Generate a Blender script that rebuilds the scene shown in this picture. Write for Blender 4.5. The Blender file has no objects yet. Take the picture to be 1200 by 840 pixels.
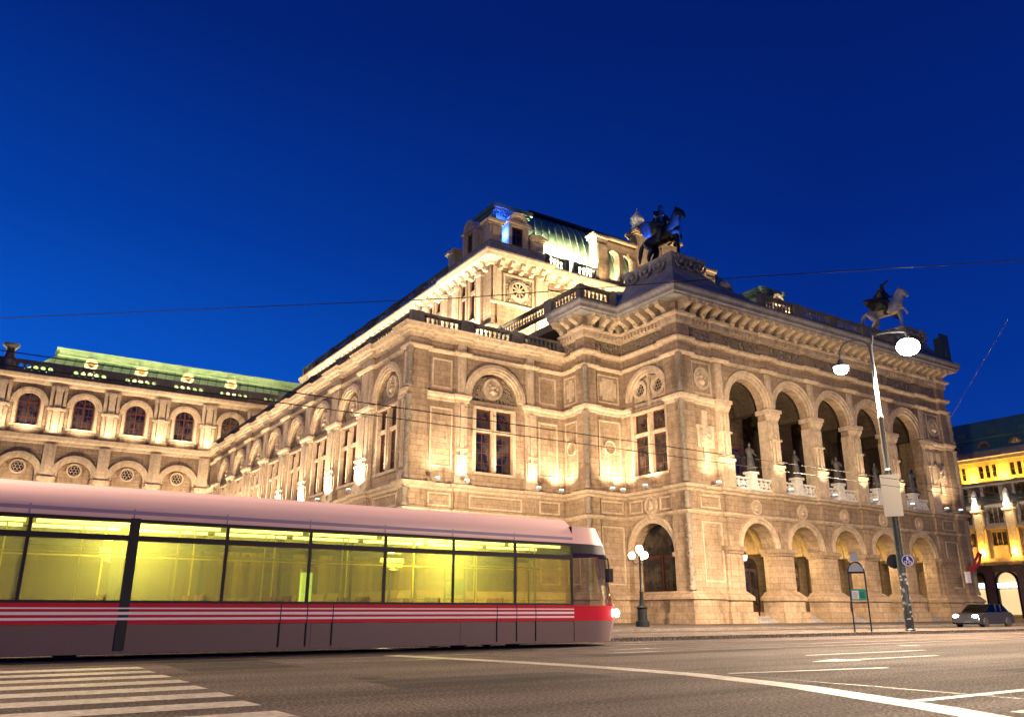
import bpy, bmesh, math, random
from mathutils import Vector, Matrix
random.seed(7)
sc = bpy.context.scene
COL = sc.collection
R = math.radians
PI = math.pi

# ------------------------------------------------------------------ camera
cam = bpy.data.cameras.new('camera')
cam.sensor_width = 36.0
cam.lens = 941.0 / 1200.0 * 36.0
cam.clip_start = 0.1
cam.clip_end = 3000
camo = bpy.data.objects.new('camera', cam)
COL.objects.link(camo)
yaw, pit = R(56.8), R(17.46)
F = Vector((math.cos(yaw), math.sin(yaw), 0)); RT = Vector((math.sin(yaw), -math.cos(yaw), 0)); UP = Vector((0, 0, 1))
fw = F * math.cos(pit) + UP * math.sin(pit); cu = -F * math.sin(pit) + UP * math.cos(pit)
M = Matrix((RT, cu, -fw)).transposed().to_4x4(); M.translation = (0, 0, 1.0)
camo.matrix_world = M
sc.camera = camo

# ------------------------------------------------------------------ world: the dusk sky
w = bpy.data.worlds.new('World'); sc.world = w; w.use_nodes = True
nt = w.node_tree; nt.nodes.clear()
def N(t, ty, **kw):
    n = t.nodes.new(ty)
    for k, v in kw.items(): setattr(n, k, v)
    return n
tc = N(nt, 'ShaderNodeTexCoord'); sx = N(nt, 'ShaderNodeSeparateXYZ'); nt.links.new(tc.outputs['Generated'], sx.inputs[0])
def ramp(t, stops, inp):
    r = N(t, 'ShaderNodeValToRGB'); e = r.color_ramp.elements
    while len(e) < len(stops): e.new(0.5)
    for i, (p, c) in enumerate(stops):
        e[i].position = p; e[i].color = (*c, 1)
    t.links.new(inp, r.inputs[0]); return r
west = ramp(nt, [(0.0, (0.01, 0.1495, 0.68)), (.22, (0.003, 0.0897, 0.54)), (.42, (0.001, 0.0391, 0.3)), (.62, (0.0008, 0.0138, 0.15)), (1, (0.0006, 0.0092, 0.1))], sx.outputs['Z'])
east = ramp(nt, [(0.0, (0.004, 0.046, 0.32)), (.25, (0.001, 0.0253, 0.225)), (.45, (0.0008, 0.0138, 0.15)), (.65, (0.0006, 0.0092, 0.105)), (1, (0.0006, 0.00805, 0.09))], sx.outputs['Z'])
dt = N(nt, 'ShaderNodeVectorMath', operation='DOT_PRODUCT'); nt.links.new(tc.outputs['Generated'], dt.inputs[0]); dt.inputs[1].default_value = RT
mr = N(nt, 'ShaderNodeMapRange'); nt.links.new(dt.outputs['Value'], mr.inputs[0]); mr.inputs[1].default_value = -.62; mr.inputs[2].default_value = .35
mx = N(nt, 'ShaderNodeMix', data_type='RGBA'); nt.links.new(mr.outputs[0], mx.inputs[0]); nt.links.new(west.outputs[0], mx.inputs[6]); nt.links.new(east.outputs[0], mx.inputs[7])
bg = N(nt, 'ShaderNodeBackground'); bg.inputs[1].default_value = .45; nt.links.new(mx.outputs[2], bg.inputs[0])
wo = N(nt, 'ShaderNodeOutputWorld'); nt.links.new(bg.outputs[0], wo.inputs[0])
sc.view_settings.view_transform = 'Standard'; sc.view_settings.look = 'None'
sc.view_settings.exposure = 1.5; sc.view_settings.gamma = 1.0; sc.view_settings.use_curve_mapping = False
try:
    sc.cycles.max_bounces = 6; sc.cycles.diffuse_bounces = 3; sc.cycles.glossy_bounces = 3; sc.cycles.transparent_max_bounces = 12
    sc.cycles.sample_clamp_indirect = 4.0; sc.cycles.caustics_reflective = False; sc.cycles.caustics_refractive = False
except Exception: pass

# light strengths, all in one place
WARM = (1.0, .77, .52)
P_LEDGE = 1050      # floodlights on the first-floor ledge
P_TERR = 3900      # floodlights on the roof terrace
P_STREET = 11000   # one street lamp head

# ------------------------------------------------------------------ materials
MATS = {}
def mat(name, col, rough=.7, metal=0, emit=None, es=0, spec=.4):
    m = bpy.data.materials.new(name); m.use_nodes = True
    b = m.node_tree.nodes['Principled BSDF']
    b.inputs['Base Color'].default_value = (*col, 1); b.inputs['Roughness'].default_value = rough; b.inputs['Metallic'].default_value = metal
    b.inputs['Specular IOR Level'].default_value = spec
    if emit: b.inputs['Emission Color'].default_value = (*emit, 1); b.inputs['Emission Strength'].default_value = es
    MATS[name] = m; return m
def nodes(m): return m.node_tree, m.node_tree.nodes['Principled BSDF']
def noise(t, vec, scale, detail=5, rough=.6):
    n = N(t, 'ShaderNodeTexNoise'); n.inputs['Scale'].default_value = scale; n.inputs['Detail'].default_value = detail; n.inputs['Roughness'].default_value = rough
    if vec: t.links.new(vec, n.inputs['Vector'])
    return n
def mixc(t, fac, a, b, mode='MIX'):
    x = N(t, 'ShaderNodeMix', data_type='RGBA', blend_type=mode)
    for i, v in ((0, fac), (6, a), (7, b)):
        if hasattr(v, 'is_linked') or hasattr(v, 'links'): t.links.new(v, x.inputs[i])
        elif i == 0: x.inputs[0].default_value = v
        else: x.inputs[i].default_value = (*v, 1)
    return x.outputs[2]
def bump(t, b, h, strength=.4, dist=.05):
    n = N(t, 'ShaderNodeBump'); n.inputs['Strength'].default_value = strength; n.inputs['Distance'].default_value = dist
    t.links.new(h, n.inputs['Height']); t.links.new(n.outputs[0], b.inputs['Normal'])
def geo(t): return N(t, 'ShaderNodeNewGeometry').outputs['Position']
def wallvec(t):
    p = geo(t); s = N(t, 'ShaderNodeSeparateXYZ'); t.links.new(p, s.inputs[0])
    a = N(t, 'ShaderNodeMath', operation='ADD'); t.links.new(s.outputs[0], a.inputs[0]); t.links.new(s.outputs[1], a.inputs[1])
    c = N(t, 'ShaderNodeCombineXYZ'); t.links.new(a.outputs[0], c.inputs[0]); t.links.new(s.outputs[2], c.inputs[1]); return c.outputs[0]

def stone(name, c1, c2, joint=True, dirt=.55, brick=(1.15, .45), bs=.6):
    m = mat(name, c1, .85, spec=.2); t, b = nodes(m); g = geo(t); v = wallvec(t)
    n1 = noise(t, g, .45, 6); n2 = noise(t, g, 3.5, 6); 
    f1 = ramp(t, [(.35, (0, 0, 0)), (.68, (1, 1, 1))], n1.outputs[0])
    c = mixc(t, f1.outputs[0], c1, c2)
    # rain streaks and soot: noise stretched along the height
    mp = N(t, 'ShaderNodeMapping'); mp.inputs['Scale'].default_value = (1.1, .16, 1); t.links.new(v, mp.inputs[0])
    n3 = noise(t, mp.outputs[0], 1.4, 6, .65); f3 = ramp(t, [(.5, (0, 0, 0)), (.72, (dirt,) * 3)], n3.outputs[0])
    c = mixc(t, f3.outputs[0], c, tuple(x * .38 for x in c1))
    f2 = ramp(t, [(.3, (.72, .72, .72)), (.7, (1.1, 1.1, 1.1))], n2.outputs[0]); c = mixc(t, 1.0, c, f2.outputs[0], 'MULTIPLY')
    h = n2.outputs[0]
    if joint:
        br = N(t, 'ShaderNodeTexBrick'); br.inputs['Scale'].default_value = 1; br.inputs['Brick Width'].default_value = brick[0]; br.inputs['Row Height'].default_value = brick[1]
        br.inputs['Mortar Size'].default_value = .012; br.inputs['Mortar Smooth'].default_value = .3
        br.inputs['Color1'].default_value = (1, 1, 1, 1); br.inputs['Color2'].default_value = (.83, .81, .78, 1); br.inputs['Mortar'].default_value = (.42, .39, .36, 1)
        t.links.new(v, br.inputs[0]); c = mixc(t, 1.0, c, br.outputs[0], 'MULTIPLY')
        a = N(t, 'ShaderNodeMath', operation='MULTIPLY_ADD'); t.links.new(br.outputs['Fac'], a.inputs[0]); a.inputs[1].default_value = -1.2; t.links.new(n2.outputs[0], a.inputs[2]); h = a.outputs[0]
    t.links.new(c, b.inputs['Base Color']); bump(t, b, h, bs, .06); return m
STONE = stone('ashlar_stone', (.42, .305, .20), (.31, .215, .135), dirt=.85)
SMOOTH = stone('dressed_stone', (.57, .44, .30), (.46, .345, .23), joint=False, dirt=.7)
PALE = stone('pale_stone', (.78, .74, .66), (.68, .64, .56), joint=False, dirt=.25)
DARKST = stone('weathered_stone', (.17, .15, .135), (.10, .09, .085), joint=False, dirt=.6)
GREYST = stone('grey_stone', (.34, .32, .31), (.24, .225, .22), joint=True, dirt=.5)
LOGIN = stone('shaded_inner_stone', (.10, .07, .045), (.07, .048, .03), joint=True, dirt=.4)  # loggia shade put into a darker copy of the inner stone
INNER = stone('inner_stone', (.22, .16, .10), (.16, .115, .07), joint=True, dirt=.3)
def carved(name, c1, c2, sc_=3.2):
    m = mat(name, c1, .85, spec=.2); t, b = nodes(m); g = geo(t)
    n = noise(t, g, 1.2, 3); x = N(t, 'ShaderNodeVectorMath', operation='MULTIPLY_ADD'); t.links.new(n.outputs[1], x.inputs[0]); x.inputs[1].default_value = (.5,) * 3; t.links.new(g, x.inputs[2])
    vo = N(t, 'ShaderNodeTexVoronoi', feature='SMOOTH_F1'); vo.inputs['Scale'].default_value = sc_; t.links.new(x.outputs[0], vo.inputs[0])
    f = ramp(t, [(.12, (1, 1, 1)), (.42, (.0, .0, .0))], vo.outputs['Distance'])
    t.links.new(mixc(t, f.outputs[0], c2, c1), b.inputs['Base Color']); bump(t, b, f.outputs[0], 1.0, .22); return m
CARVED = carved('carved_frieze_stone', (.40, .31, .215), (.20, .15, .10))
CARVED2 = carved('carved_grey_stone', (.36, .34, .32), (.17, .16, .15), 2.4)
GOLD = stone('gold_lit_vault', (.42, .30, .12), (.33, .22, .09), joint=False, dirt=.35)  # golden light on the arcade vaults put into the base colour
def copper(name, c1, c2):
    m = mat(name, c1, .5, .0, spec=.4); t, b = nodes(m); g = geo(t)
    n1 = noise(t, g, .8, 6); c = mixc(t, ramp(t, [(.35, (0, 0, 0)), (.7, (1, 1, 1))], n1.outputs[0]).outputs[0], c1, c2)
    t.links.new(c, b.inputs['Base Color']); bump(t, b, n1.outputs[0], .2, .05); return m
COPPER = copper('copper_roofing', (.34, .43, .25), (.21, .31, .18))
COPDARK = copper('dark_copper', (.035, .055, .05), (.02, .03, .03))
SLATE = copper('slate_green_roofing', (.06, .17, .13), (.04, .12, .10))
BRONZE = copper('dark_bronze', (.035, .035, .034), (.02, .024, .022)); BRONZE.node_tree.nodes['Principled BSDF'].inputs['Metallic'].default_value = .6; BRONZE.node_tree.nodes['Principled BSDF'].inputs['Roughness'].default_value = .38
BRONZEM = copper('brown_bronze', (.10, .09, .075), (.06, .055, .05))
BRONZEL = copper('lamplit_bronze', (.40, .38, .35), (.20, .20, .18)); BRONZEL.node_tree.nodes['Principled BSDF'].inputs['Metallic'].default_value = .3  # lamplight on the far horse put into a paler bronze
WOOD = mat('red_brown_wood', (.075, .017, .010), .5)
IRON = mat('black_iron', (.012, .013, .015), .45, .4)
NAVY = mat('navy_paint', (.012, .016, .032), .35)
STEEL = mat('galvanised_steel', (.055, .055, .055), .55, .5)
GREYP = mat('grey_enamel', (.36, .40, .42), .4)
BEIGE = mat('beige_enamel', (.42, .40, .33), .5)
WHITEP = mat('white_paint', (.78, .77, .74), .5)
BLUEP = mat('blue_enamel', (.012, .03, .22), .35)
REDP = mat('red_fabric', (.42, .02, .02), .7)
CARVEDW = None
def glass(name, tint, gl=.10, rough=.02):
    m = bpy.data.materials.new(name); m.use_nodes = True; t = m.node_tree; t.nodes.clear()
    o = N(t, 'ShaderNodeOutputMaterial'); a = N(t, 'ShaderNodeBsdfTransparent'); a.inputs[0].default_value = (*tint, 1)
    g = N(t, 'ShaderNodeBsdfGlossy'); g.inputs['Roughness'].default_value = rough; g.inputs[0].default_value = (1, 1, 1, 1)
    fr = N(t, 'ShaderNodeFresnel'); fr.inputs[0].default_value = 1.45
    mu = N(t, 'ShaderNodeMath', operation='MULTIPLY_ADD'); t.links.new(fr.outputs[0], mu.inputs[0]); mu.inputs[1].default_value = .6; mu.inputs[2].default_value = gl * .3
    x = N(t, 'ShaderNodeMixShader'); t.links.new(mu.outputs[0], x.inputs[0]); t.links.new(a.outputs[0], x.inputs[1]); t.links.new(g.outputs[0], x.inputs[2]); t.links.new(x.outputs[0], o.inputs[0]); return m
TGLASS = glass('yellow_glow_glass', (.93, .90, .52))  # yellow glow of the lit saloon put into the glass tint
t = TGLASS.node_tree; o_ = next(n for n in t.nodes if n.type == 'OUTPUT_MATERIAL'); src = o_.inputs[0].links[0].from_socket
tl_ = N(t, 'ShaderNodeBsdfTranslucent'); tl_.inputs[0].default_value = (.82, .77, .36, 1); x_ = N(t, 'ShaderNodeMixShader'); x_.inputs[0].default_value = .22
t.links.new(src, x_.inputs[1]); t.links.new(tl_.outputs[0], x_.inputs[2]); t.links.new(x_.outputs[0], o_.inputs[0])
CABGLASS = glass('clear_windscreen', (.62, .62, .52))
CARGLASS = glass('car_glass', (.10, .11, .115))
DGLASS = mat('dark_window_glass', (.012, .013, .018), .08, spec=.6)
t, b = nodes(DGLASS); n1 = noise(t, geo(t), 1.1, 2); t.links.new(ramp(t, [(.4, (.006, .007, .01)), (.62, (.05, .04, .03))], n1.outputs[0]).outputs[0], b.inputs['Base Color']); n2 = noise(t, geo(t), .9, 2); bump(t, b, n2.outputs[0], .25, .05)
LAMPW = mat('lit_lamp_globe', (1, 1, 1), .5, emit=(1, .93, .80), es=25)
GLOBE = mat('lit_warm_globe', (1, 1, 1), .5, emit=(1, .80, .52), es=4)
LENS = mat('lit_flood_lens', (1, 1, 1), .5, emit=(1, .86, .62), es=4)
TUBE = mat('lit_fluorescent_tube', (1, 1, 1), .5, emit=(.95, 1, .58), es=1.6)
HEADL = mat('lit_headlamp', (1, 1, 1), .4, emit=(1, .97, .92), es=18)
REDL = mat('lit_red_signal', (.5, 0, 0), .4, emit=(1, .06, .02), es=8)
TEAL = mat('lit_pale_panel', (.6, .8, .7), .4, emit=(.55, .95, .80), es=.9)
LITWIN = mat('lit_shop_glass', (.3, .25, .15), .3, emit=(1, .70, .34), es=.35)
LITWHITE = mat('lit_white_sign', (.8, .8, .8), .4, emit=(.95, .92, 1), es=1.3)

# ------------------------------------------------------------------ mesh helpers
class Fr:      # facade frame: origin, direction along the wall, outward normal
    def __init__(s, o, u, n): s.o, s.u, s.n = o, u, n
    def __call__(s, u, d, z): return (s.o[0] + s.u[0] * u + s.n[0] * d, s.o[1] + s.u[1] * u + s.n[1] * d, z)
WF = Fr((0, 0), (1, 0), (0, 1))
def front(y): return Fr((0, y), (1, 0), (0, -1))      # u = X, faces -Y
def side(x): return Fr((x, 0), (0, 1), (-1, 0))       # u = Y, faces -X
ROOTLOC = {}
class MB:
    def __init__(s): s.v = []; s.f = []
    def add(s, vs, fs):
        k = len(s.v); s.v += [tuple(p) for p in vs]; s.f += [tuple(i + k for i in f) for f in fs]; return s
    def box(s, fr, u0, u1, d0, d1, z0, z1):
        p = [fr(u, d, z) for z in (z0, z1) for d in (d0, d1) for u in (u0, u1)]
        return s.add(p, [(0, 1, 3, 2), (4, 6, 7, 5), (0, 4, 5, 1), (2, 3, 7, 6), (0, 2, 6, 4), (1, 5, 7, 3)])
    def frust(s, fr, a, b, z0, z1):   # a,b = (u0,u1,d0,d1) at bottom and top
        p = [fr(u, d, z) for (q, z) in ((a, z0), (b, z1)) for d in q[2:] for u in q[:2]]
        return s.add(p, [(0, 1, 3, 2), (4, 6, 7, 5), (0, 4, 5, 1), (2, 3, 7, 6), (0, 2, 6, 4), (1, 5, 7, 3)])
    def prism(s, fr, pts, d0, d1):
        n = len(pts); p = [fr(u, d0, z) for u, z in pts] + [fr(u, d1, z) for u, z in pts]
        return s.add(p, [tuple(range(n)), tuple(range(2 * n - 1, n - 1, -1))] + [(i, (i + 1) % n, n + (i + 1) % n, n + i) for i in range(n)])
    def ring(s, fr, cu_, cz, r0, r1, d0, d1, a0=0, a1=PI, n=20):
        full = abs(a1 - a0) > 6.2; k = n if full else n + 1
        p = []
        for i in range(k):
            a = a0 + (a1 - a0) * i / n; c, q = math.cos(a), math.sin(a)
            p += [fr(cu_ + r0 * c, d0, cz + r0 * q), fr(cu_ + r1 * c, d0, cz + r1 * q), fr(cu_ + r1 * c, d1, cz + r1 * q), fr(cu_ + r0 * c, d1, cz + r0 * q)]
        fs = []
        for i in range(n):
            a, b_ = 4 * i, 4 * ((i + 1) % k)
            for j in range(4): fs.append((a + j, a + (j + 1) % 4, b_ + (j + 1) % 4, b_ + j))
        if not full: fs += [(0, 1, 2, 3), (4 * n, 4 * n + 3, 4 * n + 2, 4 * n + 1)]
        return s.add(p, fs)
    def disc(s, fr, cu_, cz, r, d0, d1, n=20, a0=0, a1=2 * PI):
        full = abs(a1 - a0) > 6.2; k = n if full else n + 1
        return s.prism(fr, [(cu_ + r * math.cos(a0 + (a1 - a0) * i / n), cz + r * math.sin(a0 + (a1 - a0) * i / n)) for i in range(k)], d0, d1)
    def archpanel(s, fr, u0, u1, z0, z1, c, r, zs, zb, d, dep, n=18, back=False):
        # wall slab with a round-headed opening, from d back to d-dep
        for (a, b_) in ((u0, c - r), (c + r, u1)):
            if b_ - a > 1e-4: s.box(fr, a, b_, d - dep, d, z0, z1)
        if zb - z0 > 1e-4: s.box(fr, c - r, c + r, d - dep, d, z0, zb)
        for i in range(n):
            a, b_ = PI * (1 - i / n), PI * (1 - (i + 1) / n)
            ua, ub = c + r * math.cos(a), c + r * math.cos(b_); za, zb_ = zs + r * math.sin(a), zs + r * math.sin(b_)
            p = [fr(ua, d, za), fr(ub, d, zb_), fr(ub, d, z1), fr(ua, d, z1), fr(ua, d - dep, za), fr(ub, d - dep, zb_), fr(ub, d - dep, z1), fr(ua, d - dep, z1)]
            s.add(p, [(0, 1, 2, 3), (4, 7, 6, 5), (0, 4, 5, 1), (3, 2, 6, 7)])
        return s
    def wall(s, fr, u0, u1, z0, z1, holes, d, dep):
        us = sorted({u0, u1, *[h[0] for h in holes], *[h[1] for h in holes]}); zs = sorted({z0, z1, *[h[2] for h in holes], *[h[3] for h in holes]})
        for a, b_ in zip(us, us[1:]):
            z = z0; run = None
            for c, e in zip(zs, zs[1:]):
                inh = any(h[0] <= a + 1e-6 and b_ <= h[1] + 1e-6 and h[2] <= c + 1e-6 and e <= h[3] + 1e-6 for h in holes)
                if not inh: run = (run[0], e) if run else (c, e)
                if inh and run: s.box(fr, a, b_, d - dep, d, *run); run = None
            if run: s.box(fr, a, b_, d - dep, d, *run)
        return s
    def lathe(s, c, prof, n=12, full=True):
        p = []; 
        for r, z in prof:
            for i in range(n):
                a = 2 * PI * i / n; p.append((c[0] + r * math.cos(a), c[1] + r * math.sin(a), c[2] + z))
        fs = [(j * n + i, j * n + (i + 1) % n, (j + 1) * n + (i + 1) % n, (j + 1) * n + i) for j in range(len(prof) - 1) for i in range(n)]
        fs += [tuple(range(n - 1, -1, -1)), tuple(range((len(prof) - 1) * n, len(prof) * n))]
        return s.add(p, fs)
    def ball(s, c, r, n=12, m=8, sq=(1, 1, 1)):
        k = len(s.v); s.lathe((0, 0, 0), [(r * max(.02, math.sin(PI * j / m)), -r * math.cos(PI * j / m)) for j in range(m + 1)], n)
        s.v[k:] = [(c[0] + x * sq[0], c[1] + y * sq[1], c[2] + z * sq[2]) for x, y, z in s.v[k:]]; return s
    def tube(s, pts, r, n=8):
        pts = [Vector(p) for p in pts]; rs = r if isinstance(r, (list, tuple)) else [r] * len(pts); k = len(s.v); P = []
        for i, q in enumerate(pts):
            tg = (pts[min(i + 1, len(pts) - 1)] - pts[max(i - 1, 0)]).normalized()
            ref = Vector((0, 0, 1)) if abs(tg.z) < .9 else Vector((1, 0, 0))
            a = tg.cross(ref).normalized(); b_ = a.cross(tg)
            P += [q + (a * math.cos(2 * PI * j / n) + b_ * math.sin(2 * PI * j / n)) * rs[i] for j in range(n)]
        fs = [(i * n + j, i * n + (j + 1) % n, (i + 1) * n + (j + 1) % n, (i + 1) * n + j) for i in range(len(pts) - 1) for j in range(n)]
        fs += [tuple(range(n - 1, -1, -1)), tuple(range((len(pts) - 1) * n, len(pts) * n))]
        return s.add(P, fs)
    def sweep(s, poly, prof):     # moulding profile (d,z) swept along an axis-aligned plan line, outward = right of travel
        n = len(poly); m = len(prof); P = []
        nr = []
        for a, b_ in zip(poly, poly[1:]):
            l = math.hypot(b_[0] - a[0], b_[1] - a[1]); nr.append(((b_[1] - a[1]) / l, -(b_[0] - a[0]) / l))
        for i, q in enumerate(poly):
            n1 = nr[max(i - 1, 0)]; n2 = nr[min(i, n - 2)]
            o = n1 if abs(n1[0] * n2[0] + n1[1] * n2[1]) > .5 else (n1[0] + n2[0], n1[1] + n2[1])
            P += [(q[0] + o[0] * d, q[1] + o[1] * d, z) for d, z in prof]
        fs = [(i * m + j, i * m + (j + 1) % m, (i + 1) * m + (j + 1) % m, (i + 1) * m + j) for i in range(n - 1) for j in range(m)]
        fs += [tuple(range(m)), tuple(range(n * m - 1, (n - 1) * m - 1, -1))]
        return s.add(P, fs)
    def build(s, name, m, parent=None, smooth=False, label=None):
        me = bpy.data.meshes.new(name); me.from_pydata(s.v, [], s.f)
        bm = bmesh.new(); bm.from_mesh(me); bmesh.ops.recalc_face_normals(bm, faces=bm.faces)
        bm.to_mesh(me); bm.free()
        if smooth:
            for p in me.polygons: p.use_smooth = True
            try: me.set_sharp_from_angle(angle=R(38))
            except Exception: pass
        me.materials.append(m)
        o = bpy.data.objects.new(name, me); COL.objects.link(o)
        if parent:
            o.parent = parent
            if parent.name in ROOTLOC: o.location = [-x for x in ROOTLOC[parent.name]]
        if label: o['label'] = label
        return o
def thing(name, label, cat, loc=(0, 0, 0), group=None, world=False):
    o = bpy.data.objects.new(name, None); COL.objects.link(o); o.location = loc; o.empty_display_size = .3
    o['label'] = label; o['category'] = cat
    if group: o['group'] = group
    if world: ROOTLOC[o.name] = loc        # its parts are built in world coordinates
    return o
def tag(o, label, cat, group=None):
    o['label'] = label; o['category'] = cat
    if group: o['group'] = group
    return o
def struct(o): o['kind'] = 'structure'; return o
def cptree(o, parent=None):
    c = o.copy(); COL.objects.link(c)
    if parent: c.parent = parent
    for ch in list(o.children): cptree(ch, c)
    return c
def spot(loc, to, power, angle=120, col=WARM, blend=.6, r=.15, name='flood_light_source', parent=None):
    l = bpy.data.lights.new(name, 'SPOT'); l.energy = power; l.color = col; l.spot_size = R(angle); l.spot_blend = blend; l.shadow_soft_size = r
    o = bpy.data.objects.new(name, l); COL.objects.link(o); o.location = loc
    o.rotation_euler = (Vector(to) - Vector(loc)).to_track_quat('-Z', 'Y').to_euler(); return o
def point(loc, power, col=WARM, r=.15, name='lamp_light_source'):
    l = bpy.data.lights.new(name, 'POINT'); l.energy = power; l.color = col; l.shadow_soft_size = r
    o = bpy.data.objects.new(name, l); COL.objects.link(o); o.location = loc; return o
def skin(name, joints, bones, m, parent, sub=2):
    bm = bmesh.new(); lay = bm.verts.layers.skin.verify(); vs = {}
    for k, (p, r) in joints.items():
        v = bm.verts.new(p); v[lay].radius = (r, r) if not isinstance(r, tuple) else r; vs[k] = v
    first = next(iter(joints)); vs[first][lay].use_root = True
    for a, b_ in bones: bm.edges.new((vs[a], vs[b_]))
    me = bpy.data.meshes.new(name); bm.to_mesh(me); bm.free(); me.materials.append(m)
    o = bpy.data.objects.new(name, me); COL.objects.link(o)
    md = o.modifiers.new('skin', 'SKIN'); md.use_smooth_shade = True
    sb = o.modifiers.new('sub', 'SUBSURF'); sb.levels = sub; sb.render_levels = sub
    if parent: o.parent = parent
    return o
# ------------------------------------------------------------------ ground, road, pavements, tracks, markings
def ground_mat(name, c1, c2, streak=True, gr=60):
    m = mat(name, c1, .8, spec=.12); t, b = nodes(m); g = geo(t)
    mp = N(t, 'ShaderNodeMapping'); mp.inputs['Scale'].default_value = (.03, .55, 1); t.links.new(g, mp.inputs[0])
    n1 = noise(t, mp.outputs[0] if streak else g, 1.0, 5); n2 = noise(t, g, gr, 3, .7); n4 = noise(t, g, .35, 5)
    c = mixc(t, ramp(t, [(.38, (0, 0, 0)), (.62, (1, 1, 1))], n1.outputs[0]).outputs[0], c1, c2)
    c = mixc(t, 1.0, c, ramp(t, [(.38, (.25, .25, .25)), (.5, (.85, .85, .85)), (.62, (2.6, 2.5, 2.4))], n2.outputs[0]).outputs[0], 'MULTIPLY')
    c = mixc(t, 1.0, c, ramp(t, [(.3, (.75, .74, .73)), (.7, (1.15, 1.15, 1.15))], n4.outputs[0]).outputs[0], 'MULTIPLY')
    rr = ramp(t, [(.35, (.95, .95, .95)), (.65, (.78, .78, .78))], n1.outputs[0]); t.links.new(rr.outputs[0], b.inputs['Roughness'])
    t.links.new(c, b.inputs['Base Color']); bump(t, b, n2.outputs[0], .9, .02); return m
ASPH = ground_mat('asphalt', (.042, .032, .029), (.082, .064, .057), gr=24)
PAVE = ground_mat('paving', (.065, .052, .045), (.095, .077, .067), streak=False, gr=25)
KERB = ground_mat('kerb_granite', (.15, .13, .115), (.11, .096, .085), streak=False, gr=30)
def paint_mat():
    m = mat('worn_road_paint', (.62, .57, .52), .6); t, b = nodes(m); g = geo(t)
    n = noise(t, g, 9, 6, .75); n2 = noise(t, g, .9, 3)
    a = N(t, 'ShaderNodeMath', operation='MULTIPLY_ADD'); t.links.new(n2.outputs[0], a.inputs[0]); a.inputs[1].default_value = .35; t.links.new(n.outputs[0], a.inputs[2])
    f = ramp(t, [(.44, (1, 1, 1)), (.60, (0, 0, 0))], a.outputs[0])
    f = ramp(t, [(.52, (0, 0, 0)), (.80, (.8, .8, .8))], a.outputs[0])
    t.links.new(mixc(t, f.outputs[0], (.40, .34, .29), (.085, .072, .064)), b.inputs['Base Color']); return m
PAINT = paint_mat()
def flat(name, x0, x1, y0, y1, z, m):
    o = MB().add([(x0, y0, z), (x1, y0, z), (x1, y1, z), (x0, y1, z)], [(0, 1, 2, 3)]).build(name, m); return struct(o)
flat('ground', -900, 1200, -900, 1200, 0, ASPH)
KY = 22.75                                             # kerb of the tram stop island
struct(MB().box(WF, -300, 400, KY + .25, 26.2, -.1, .12).build('tram_stop_pavement', PAVE))
struct(MB().box(WF, -300, 400, KY, KY + .247, -.1, .128).box(WF, -300, 400, 26.203, 26.4, -.1, .128).build('kerb', KERB))
struct(MB().box(WF, -300, 400, 33.25, 300, -.1, .12).build('pavement', PAVE))
struct(MB().box(WF, -300, 400, 33.0, 33.247, -.1, .128).build('pavement_kerb', KERB))
tr = MB()
for y in (20.45, 21.89): tr.box(WF, -200, 300, y - .035, y + .035, -.05, .006)
for y in (16.55, 17.99): tr.box(WF, -200, 300, y - .035, y + .035, -.05, .006)
struct(tr.build('tram_track_rails', mat('polished_rail', (.30, .27, .25), .35, .9)))
# crosswalk: bars parallel to the traffic, tips along X = 3
cw = MB()
for i in range(8):
    y = 8.45 + i * 1.2; e = 3.0 + random.uniform(-.03, .03)
    cw.add([(-9, y, .004), (e, y, .004), (e - .04, y + .6, .004), (-9, y + .6, .004)], [(0, 1, 2, 3)])
struct(cw.build('crosswalk_markings', PAINT))
def strip(pts, wd, z=.004):
    v = []; 
    for i, p in enumerate(pts):
        a = Vector(pts[max(i - 1, 0)]); c = Vector(pts[min(i + 1, len(pts) - 1)]); d = (c - a).normalized(); n_ = Vector((-d.y, d.x)) * wd / 2
        v += [(p[0] + n_.x, p[1] + n_.y, z), (p[0] - n_.x, p[1] - n_.y, z)]
    return v, [(2 * i, 2 * i + 1, 2 * i + 3, 2 * i + 2) for i in range(len(pts) - 1)]
STOPPTS = [(8.7, 18.6), (9.75, 14.9), (10.25, 12.2), (10.35, 10.25), (9.95, 7.9), (9.0, 5.35), (8.6, 4.5), (8.0, 3.2)]
struct(MB().add(*strip(STOPPTS, .5)).build('stop_line', PAINT))
lm = MB()
lm.add(*strip([(11.0, 10.15), (14.6, 9.55), (14.6, 9.55)][:2], .13)); lm.add(*strip([(9.5, 5.9), (13.5, 5.9)], .16, .005)); lm.add(*strip([(9.3, 4.7), (14, 4.75)], .12, .005))
for x in (21, 33, 45, 57): lm.add(*strip([(x, 9.45), (x + 4.5, 9.45)], .14))
for x in (17, 29, 41, 53, 65): lm.add(*strip([(x, 13.2), (x + 5, 13.2)], .14))
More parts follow.
